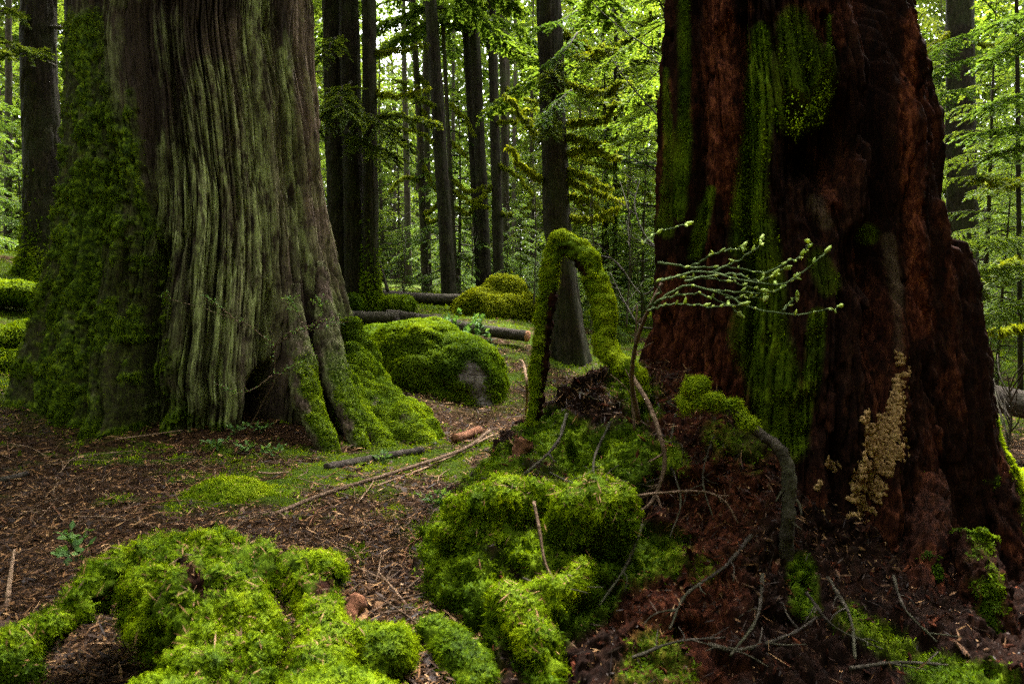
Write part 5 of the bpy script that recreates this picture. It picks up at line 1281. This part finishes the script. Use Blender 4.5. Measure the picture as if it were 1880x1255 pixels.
# ------------------------------------------------------------------ shrubs and sprigs
def shrub(name, label, stems, leaf, mat, cat, smat='twig', leaves_per=14, r0=0.006, jitter=0.5, wl=0.4, group=None, sub=0.0, tint=0.6):
    base = np.asarray(stems[0][0])
    r_ = thing(name, label, cat, base, group)
    LB = Bag()
    for s in stems:
        n = 22; pa = resample(s, n)
        pa[1:-1] += rng.normal(size=(n - 2, 3)) * 0.004
        v, f = tube(pa, np.linspace(r0, r0 * .3, n), 6)
        SB = Bag().add(v, f)
        k = leaves_per
        u = 0.25 + 0.75 * rng.random(k)
        pts = np.stack([np.interp(u, np.linspace(0, 1, n), pa[:, c]) for c in range(3)], 1)
        tg = pa[-1] - pa[0]; tg /= np.linalg.norm(tg)
        if sub:
            for i in range(max(2, k // 5)):
                e = tg * .7 + rng.normal(size=3) * 0.5; e /= np.linalg.norm(e); e[2] = e[2] * .5 + 0.15
                j = random.randint(0, k - 1); q = np.array([pts[j], pts[j] + e * sub * .5, pts[j] + e * sub + np.array([0, 0, sub * .15])])
                SB.add(*tube(resample(q, 6), np.linspace(r0 * .4, r0 * .2, 6), 4))
                uu = rng.random(6)
                pts = np.vstack([pts, q[0] + (q[2] - q[0]) * uu[:, None]])
        d = tg + rng.normal(size=pts.shape) * jitter; d /= np.linalg.norm(d, axis=1)[:, None]
        up = np.array([0, 0, 1.0]) + rng.normal(size=pts.shape) * 0.35
        m_ = len(pts)
        v, f = leaf_fans(pts, d, up, leaf * (0.6 + 0.8 * rng.random(m_)), leaf * wl * (0.7 + 0.6 * rng.random(m_)))
        LB.add(v, f, np.repeat((tint + 0.5 * (rng.random(m_) - .5)).clip(0, 1), 4))
        v, f, a_ = SB.get()
        obj('stem', v, f, M[smat], r_, {'moss': a_ * 0})
    bagobj('foliage', LB, M[mat], r_, smooth=False)
    return r_

# branch with fresh buds in front of the red stump
bs = thing('budding_branch', 'green twigs with fresh swelling buds reaching across the front of the red stump', 'branch', P(1150, 620, 2.35))
root_p = P(1130, 640, 2.4)
BUD = Bag()
bud_v, bud_f = ellipsoid((0, 0, 0.5), (0.30, 0.30, 0.55), 8, 6)
def add_bud(p, d, s):
    d = d / (np.linalg.norm(d) + 1e-9); t1 = np.cross(d, rng.normal(size=3)); t1 /= np.linalg.norm(t1); t2 = np.cross(d, t1)
    sq = bud_v.copy(); sq[:, :2] *= (1 - 0.55 * sq[:, 2:3].clip(0, 1))
    BUD.add(sq @ np.stack([t1, t2, d]) * s + p, bud_f, np.clip(0.45 + 0.45 * rng.random(), 0, 1))
pa = resample([P(1172, 770, 2.62), P(1160, 700, 2.55), P(1168, 630, 2.45), P(1190, 570, 2.38), P(1215, 520, 2.36)], 24)
v, f = tube(pa, np.linspace(0.010, 0.005, 24), 7); obj('stem', v, f, M['twig'], bs, {'moss': np.zeros(len(v))})
for pts in [[(1185, 575), (1215, 540), (1212, 515), (1290, 505), (1370, 515), (1440, 520), (1500, 480), (1516, 468)], [(1200, 560), (1260, 520), (1330, 540), (1380, 560), (1460, 575), (1520, 575), (1545, 565)],
            [(1190, 570), (1240, 560), (1300, 560), (1360, 560)], [(1210, 485), (1270, 488), (1330, 490), (1400, 505), (1440, 500)], [(1270, 488), (1320, 465), (1355, 452), (1365, 447)], [(1300, 500), (1360, 478), (1395, 460), (1402, 445)],
            [(1400, 505), (1450, 475), (1480, 465), (1486, 450)], [(1300, 530), (1360, 530), (1420, 530), (1460, 508)], [(1440, 572), (1455, 555), (1460, 545)], [(1330, 545), (1390, 545), (1410, 545)], [(1185, 575), (1170, 500), (1180, 450), (1205, 430), (1260, 410)], [(1212, 515), (1250, 505), (1330, 520), (1400, 530)],
            [(1190, 560), (1250, 545), (1310, 548), (1350, 575)], [(1260, 520), (1340, 505), (1390, 515), (1420, 500)]]:
    Y0 = 2.35 + rng.normal() * 0.06
    pa = resample([P(x_ + rng.normal() * 3, y_ + rng.normal() * 3, Y0 - 0.03 * i + rng.normal() * 0.03) for i, (x_, y_) in enumerate(pts)], 26)
    pa[1:-1] += rng.normal(size=(24, 3)) * 0.0022
    v, f = tube(pa, np.linspace(0.0040, 0.0014, 26), 6)
    obj('stem', v, f, M['stem_green'], bs, {'moss': np.zeros(len(v))})
    for j in range(5, 26, 2):
        if random.random() < 0.72:
            d = pa[min(j + 1, 25)] - pa[max(j - 1, 0)]; d = d / np.linalg.norm(d)
            add_bud(pa[j], d * .8 + np.array([0, 0, .35]) + rng.normal(size=3) * 0.5, 0.010 + 0.012 * random.random())
    add_bud(pa[-1], pa[-1] - pa[-2] + np.array([0, 0, .003]), 0.026)
    add_bud(pa[-1], pa[-1] - pa[-2] + rng.normal(size=3) * 0.006, 0.020)
v, f, a_ = BUD.get()
obj('bud', v, f, M['bud'], bs, {'tint': a_})
bpy.data.objects['bud']['kind'] = 'stuff'

shrub('huckleberry', 'thin leafy huckleberry stem leaning across the front of the giant cedar',
      [[P(452, 795, 4.5), P(480, 740, 4.45), P(503, 700, 4.4), P(500, 640, 4.35), P(470, 605, 4.3), P(430, 585, 4.28), P(370, 565, 4.25), P(290, 543, 4.2)], [P(503, 700, 4.4), P(530, 675, 4.35), P(572, 658, 4.3)],
       [P(503, 640, 4.36), P(520, 615, 4.3), P(560, 605, 4.25), P(600, 600, 4.2), P(640, 590, 4.2)], [P(500, 640, 4.36), P(540, 610, 4.3), P(590, 590, 4.22), P(635, 585, 4.2)], [P(560, 605, 4.25), P(545, 570, 4.22), P(525, 545, 4.2)], [P(580, 598, 4.22), P(590, 570, 4.2), P(585, 550, 4.2)], [P(430, 585, 4.28), P(400, 560, 4.26), P(380, 545, 4.25)], [P(500, 690, 4.4), P(450, 720, 4.36), P(405, 706, 4.34)]],
      0.014, 'leaf', 'shrub', 'twig', 46, 0.0042, 0.8, 0.30, sub=0.06, tint=0.6)
for i, (pxl, pyl, lb) in enumerate([(430, 800, 'low leafy sprig at the cedar foot, left of the hollow'), (480, 800, 'low leafy sprig with yellow green leaves below the hollow in the cedar'), (500, 845, 'low leafy sprig in the litter right of the bright moss pad'), (395, 830, 'low leafy sprig closest above the bright moss pad'), (455, 835, 'low leafy sprig among twigs before the cedar hollow'), (135, 1010, 'small blue green leafy sprig left of the near stump'), (140, 1035, 'lower blue green sprig touching the left flank of the near stump'), (800, 935, 'tiny grey green seedling on the litter left of the mound'), (700, 855, 'small leafy sprig behind the broken stick')]):
    g0 = onG(pxl, pyl, 0)
    st = []
    for j in range(5):
        an = j * 1.3 + random.random(); e = np.array([math.cos(an), math.sin(an) * .8, 0.0]) * random.uniform(.04, .10)
        st.append([g0, g0 + e * .5 + np.array([0, 0, .05]), g0 + e + np.array([0, 0, random.uniform(.05, .09)])])
    shrub('leafy_sprig', lb, st, 0.034, 'leaf', 'plant', 'stem_green', 6, 0.002, 0.9, 0.36, 'small leafy sprigs on the forest floor')

# ivy-like salal between boulder and cut log
st = []
for j in range(16):
    g0 = P(860 + random.uniform(-35, 45), 612 + random.uniform(-6, 40), 9.0 - random.random() * .6)
    st.append([g0, g0 + rng.normal(size=3) * .05 + [0, 0, .1], g0 + rng.normal(size=3) * .1 + [0, 0, .18]])
shrub('salal', 'dark glossy leafed shrub growing between the mossy boulder and the sawn log', st, 0.075, 'leaf', 'shrub', 'stem_green', 12, 0.004, 0.9, 0.4, tint=0.4)

# fresh hemlock sprays reaching in at the right edge
def bough(name, label, limbs, mat='needles_light', leaf=0.035, wl=0.010, twig=0.35, step=0.05, cat='bough', group=None, tint=0.55, rad=0.012):
    b0 = P(*limbs[0][0])
    r_ = thing(name, label, cat, b0, group)
    for pts in limbs:
        q = resample([P(*c) for c in pts], 16)
        v, f = tube(q, np.linspace(rad, rad * .25, 16), 6)
        lo = obj('limb', v, f, M['branch'], r_, {'moss': np.zeros(len(v))})
        B = Bag(); spray_branch(B, q, twig, step, leaf, wl, 0.25, tint, 0.2, 0.6, 0.1)
        bagobj('foliage', B, M[mat], lo, smooth=False)
    return r_
bough('hemlock_bough', 'bright fresh green bough hanging in at the upper right corner', [[(1990, 40, 6.5), (1900, 60, 6.2), (1825, 110, 6)], [(1990, 150, 6.5), (1890, 170, 6.2), (1815, 195, 6)], [(1990, 10, 6.6), (1900, 20, 6.2), (1840, 40, 6)], [(2000, 230, 6.5), (1890, 230, 6.2), (1795, 245, 6.0)], [(2000, 290, 6.5), (1900, 265, 6.2), (1830, 285, 6.0)]], twig=0.45, tint=0.45)
bough('hemlock_bough', 'yellow green bough hanging between the red stump and the greenish trunk', [[(1790, 60, 9), (1750, 75, 8.6), (1715, 110, 8.3)], [(1790, 110, 9), (1745, 120, 8.6), (1700, 160, 8.3)], [(1780, 165, 9), (1740, 170, 8.6), (1705, 215, 8.3)]], twig=0.40, tint=0.4)
bough('hemlock_bough', 'low feathery bough beside the jagged right edge of the stump', [[(1960, 420, 8), (1880, 435, 7.6), (1770, 445, 7.2)], [(1960, 500, 8), (1880, 490, 7.6), (1775, 500, 7.2)], [(1960, 540, 8), (1870, 560, 7.6), (1790, 585, 7.2)]], 'needles', twig=0.5, tint=0.6)
bough('hemlock_bough', 'green spray hanging over the thick dark trunk behind the arch', [[(1060, 20, 8.6), (1025, 40, 8.3), (985, 50, 8.1)], [(1050, 165, 8.6), (1020, 190, 8.3), (995, 225, 8.1)], [(1060, 60, 8.6), (1040, 90, 8.3), (1000, 120, 8.1)]], 'needles_light', twig=0.28, tint=0.25)
bough('hemlock_bough', 'airy dark bough left of the red stump', [[(1260, 20, 6.5), (1190, 60, 6.8), (1110, 120, 7)], [(1260, 150, 6.5), (1200, 200, 6.8), (1130, 230, 7)], [(1260, 90, 6.5), (1210, 130, 6.8), (1150, 190, 7)], [(1250, 260, 6.5), (1190, 250, 6.8), (1120, 265, 7)]], 'needles', twig=0.3, tint=0.5, leaf=0.03)
bough('dead_bough', 'dark dead broken bough hanging left of the red stump', [[(1230, 330, 6), (1190, 305, 6), (1140, 282, 6)], [(1235, 310, 6), (1200, 300, 6), (1150, 296, 6)]], 'moss_dark', leaf=0.03, wl=0.006, twig=0.10, tint=0.0)

# fine bare branches left of the stump
for i, (pts, lb) in enumerate([([(1235, 470, 4.6), (1190, 440, 4.8), (1165, 380, 5), (1175, 330, 5.2)], 'bare dark branch curving up left of the red stump'), ([(1225, 500, 4.6), (1180, 540, 4.7), (1130, 480, 4.9), (1080, 465, 5.1)], 'bare mossy branch crossing behind the right leg of the arch'),
                                ([(1210, 100, 6.5), (1150, 60, 6.6), (1090, 10, 6.8)], 'long bare branch slanting up beside the top of the red stump'), ([(1210, 215, 6.5), (1160, 160, 6.6), (1110, 90, 6.8)], 'lower bare branch slanting up beside the red stump'),
                                ([(1240, 600, 4.2), (1180, 600, 4.3), (1150, 560, 4.5), (1120, 500, 4.8)], 'bare twisted branch behind the budding twigs'), ([(1800, 760, 5.8), (1830, 830, 5.5), (1890, 870, 5.2)], 'bare grey branch leaning on the logs at the right edge')]):
    stick('bare_branch', lb, [P(*c) for c in pts], 0.008, 0.003, 'branch', 7, 30, 5, cat='branch', kr=1.1)
# twiggy dead saplings around the far boulder
for i, (px0, py0, Y0, h, lb) in enumerate([(741, 555, 13, 1.4, 'thin dead sapling in front of the far log'), (866, 520, 14, 1.2, 'thin dead sapling left above the far mossy dome'), (930, 500, 15, 1.6, 'pale twiggy dead sapling right above the far mossy dome'), (980, 560, 11, 2.2, 'thin dead sapling close left of the arch'), (1085, 600, 9, 1.6, 'thin twiggy sapling inside the view through the arch'), (1150, 600, 8.5, 1.8, 'thin twiggy sapling right of the arch'), (1800, 800, 6.2, 0.9, 'thin dead sapling by the right hand logs'), (1845, 850, 5.4, 0.7, 'dead twiggy stem nearest the right edge by the logs')]):
    b0 = P(px0, py0, Y0)
    stick('dead_sapling', lb, [b0, b0 + [0.03, 0, h * .5], b0 + [-0.02, 0, h]], 0.012, 0.004, 'branch', 6, 30, 14, cat='sapling', kr=2.6)
# low foliage at right edge and behind the arch
for px0, py0, Y0, s, k, lb in [(1120, 640, 11, .28, 2, 'small bright hemlock seedling right of the thick dark trunk'), (985, 575, 13, .25, 2, 'small bright hemlock seedling beside the far mossy dome'), (1830, 690, 9.5, .45, 0, 'small hemlock leaning over the logs at the right edge'), (1800, 640, 11, .6, 1, 'feathery hemlock right behind the red stump'),
                               (1180, 560, 12, .5, 0, 'feathery hemlock left behind the red stump'), (740, 545, 15.5, .35, 2, 'small bright hemlock behind the far log'), (955, 540, 15, .4, 2, 'bright hemlock seedling behind the slim dark trunk'), (1105, 560, 14, .5, 1, 'green hemlock seen through the arch')]:
    b0 = P(px0, py0, Y0)
    o = copy_thing(PROTO[(k, 'young_hemlock')], b0 - np.array([0, 0, .1]), random.random() * 6, s, lb, 'small hemlocks near the boulders')

# ------------------------------------------------------------------ crown of the giant cedar, unseen high above, sized to shade the foreground
B = Bag(); LM = []
for i in range(26):
    f = (i + rng.random()) / 26
    z0 = 8.0 + 8.5 * f
    Li = (5.2 * (1 - f) ** 0.6 + 0.8) * (0.7 + 0.5 * rng.random())
    q = limb_path(z0, i * 2.4 + rng.random(), Li, 0.15, 0.30, 0.1, base=(-2.7, 6.0))
    spray_branch(B, q, 1.4, 0.22, 0.22, 0.09, 0.35, 0.5)
    LM.append(tube(q, np.linspace(0.08, 0.01, len(q)), 6))
co = bagobj('crown', B, M['needles_olive'], cedar, smooth=False)
for v, f in LM: obj('limb', v, f, M['bark'], co, {'moss': np.zeros(len(v))})

# unseen conifers added behind the viewer to shade the foreground
for (x, y, k, s) in [(-4.5, -4.5, 5, 1.0), (1.5, -5.5, 5, 1.0), (5.5, -3.0, 5, 1.0), (-8, -1, 5, 1.1), (8.5, 1.5, 5, 1.0), (-1, -9, 3, 1.1), (5, -8.5, 3, 1.1), (-7, -9, 3, 1.1), (10, -5, 3, 1.1), (2.6, -1.6, 5, 1.0), (5.2, 0.2, 5, 1.0), (0.2, -3.2, 5, 1.0)]:
    bg_tree(k, x, y, random.random() * 6, s, 'shade_conifer', 'unseen tall conifer added behind the viewpoint to shade the foreground', 'tree', 'unseen conifers added for shade')

# ------------------------------------------------------------------ light, sky, camera
w = bpy.data.worlds.new('World'); sc.world = w; w.use_nodes = True
nt = w.node_tree; nt.nodes.clear()
sky = nt.nodes.new('ShaderNodeTexSky'); sky.sky_type = 'NISHITA'; sky.sun_disc = False
SUN_EL, SUN_AZ = math.radians(62), math.radians(14)      # azimuth from +Y towards +X: light from behind the scene
sky.sun_elevation = SUN_EL; sky.sun_rotation = SUN_AZ
sky.air_density = 1.0; sky.dust_density = 6.0; sky.ozone_density = 1.0
bg = nt.nodes.new('ShaderNodeBackground'); bg.inputs['Strength'].default_value = 0.12
ou = nt.nodes.new('ShaderNodeOutputWorld')
hs = nt.nodes.new('ShaderNodeHueSaturation'); hs.inputs['Saturation'].default_value = 0.25     # overcast: the blue is mostly gone
nt.links.new(sky.outputs[0], hs.inputs['Color']); nt.links.new(hs.outputs[0], bg.inputs['Color']); nt.links.new(bg.outputs[0], ou.inputs['Surface'])
sl = bpy.data.lights.new('sun', 'SUN'); sl.energy = 3.3; sl.angle = math.radians(12); sl.color = (1, 0.96, 0.88)
so = bpy.data.objects.new('sun', sl); COL.objects.link(so)
sd = Vector((math.sin(SUN_AZ) * math.cos(SUN_EL), math.cos(SUN_AZ) * math.cos(SUN_EL), math.sin(SUN_EL)))
so.rotation_euler = sd.to_track_quat('Z', 'Y').to_euler(); so.location = (0, 0, 40)

cam = bpy.data.cameras.new('camera'); co = bpy.data.objects.new('camera', cam); COL.objects.link(co)
cam.sensor_width = 36; cam.lens = 36 * F / 1880
cam.clip_start = 0.05; cam.clip_end = 500
co.location = tuple(CAM); co.rotation_euler = (math.pi / 2 - PITCH, 0, 0)
cam.dof.use_dof = True; cam.dof.focus_distance = 5.6; cam.dof.aperture_fstop = 4.0
sc.camera = co



sc.view_settings.view_transform = 'Standard'; sc.view_settings.look = 'None'
sc.view_settings.exposure = 3.72; sc.view_settings.gamma = 1.0
sc.render.engine = 'CYCLES'
cy = sc.cycles
cy.max_bounces = 6; cy.diffuse_bounces = 2; cy.transmission_bounces = 4; cy.glossy_bounces = 2; cy.transparent_max_bounces = 4
cy.use_adaptive_sampling = False
cy.use_denoising = False
cy.sample_clamp_indirect = 3; cy.blur_glossy = 1.0
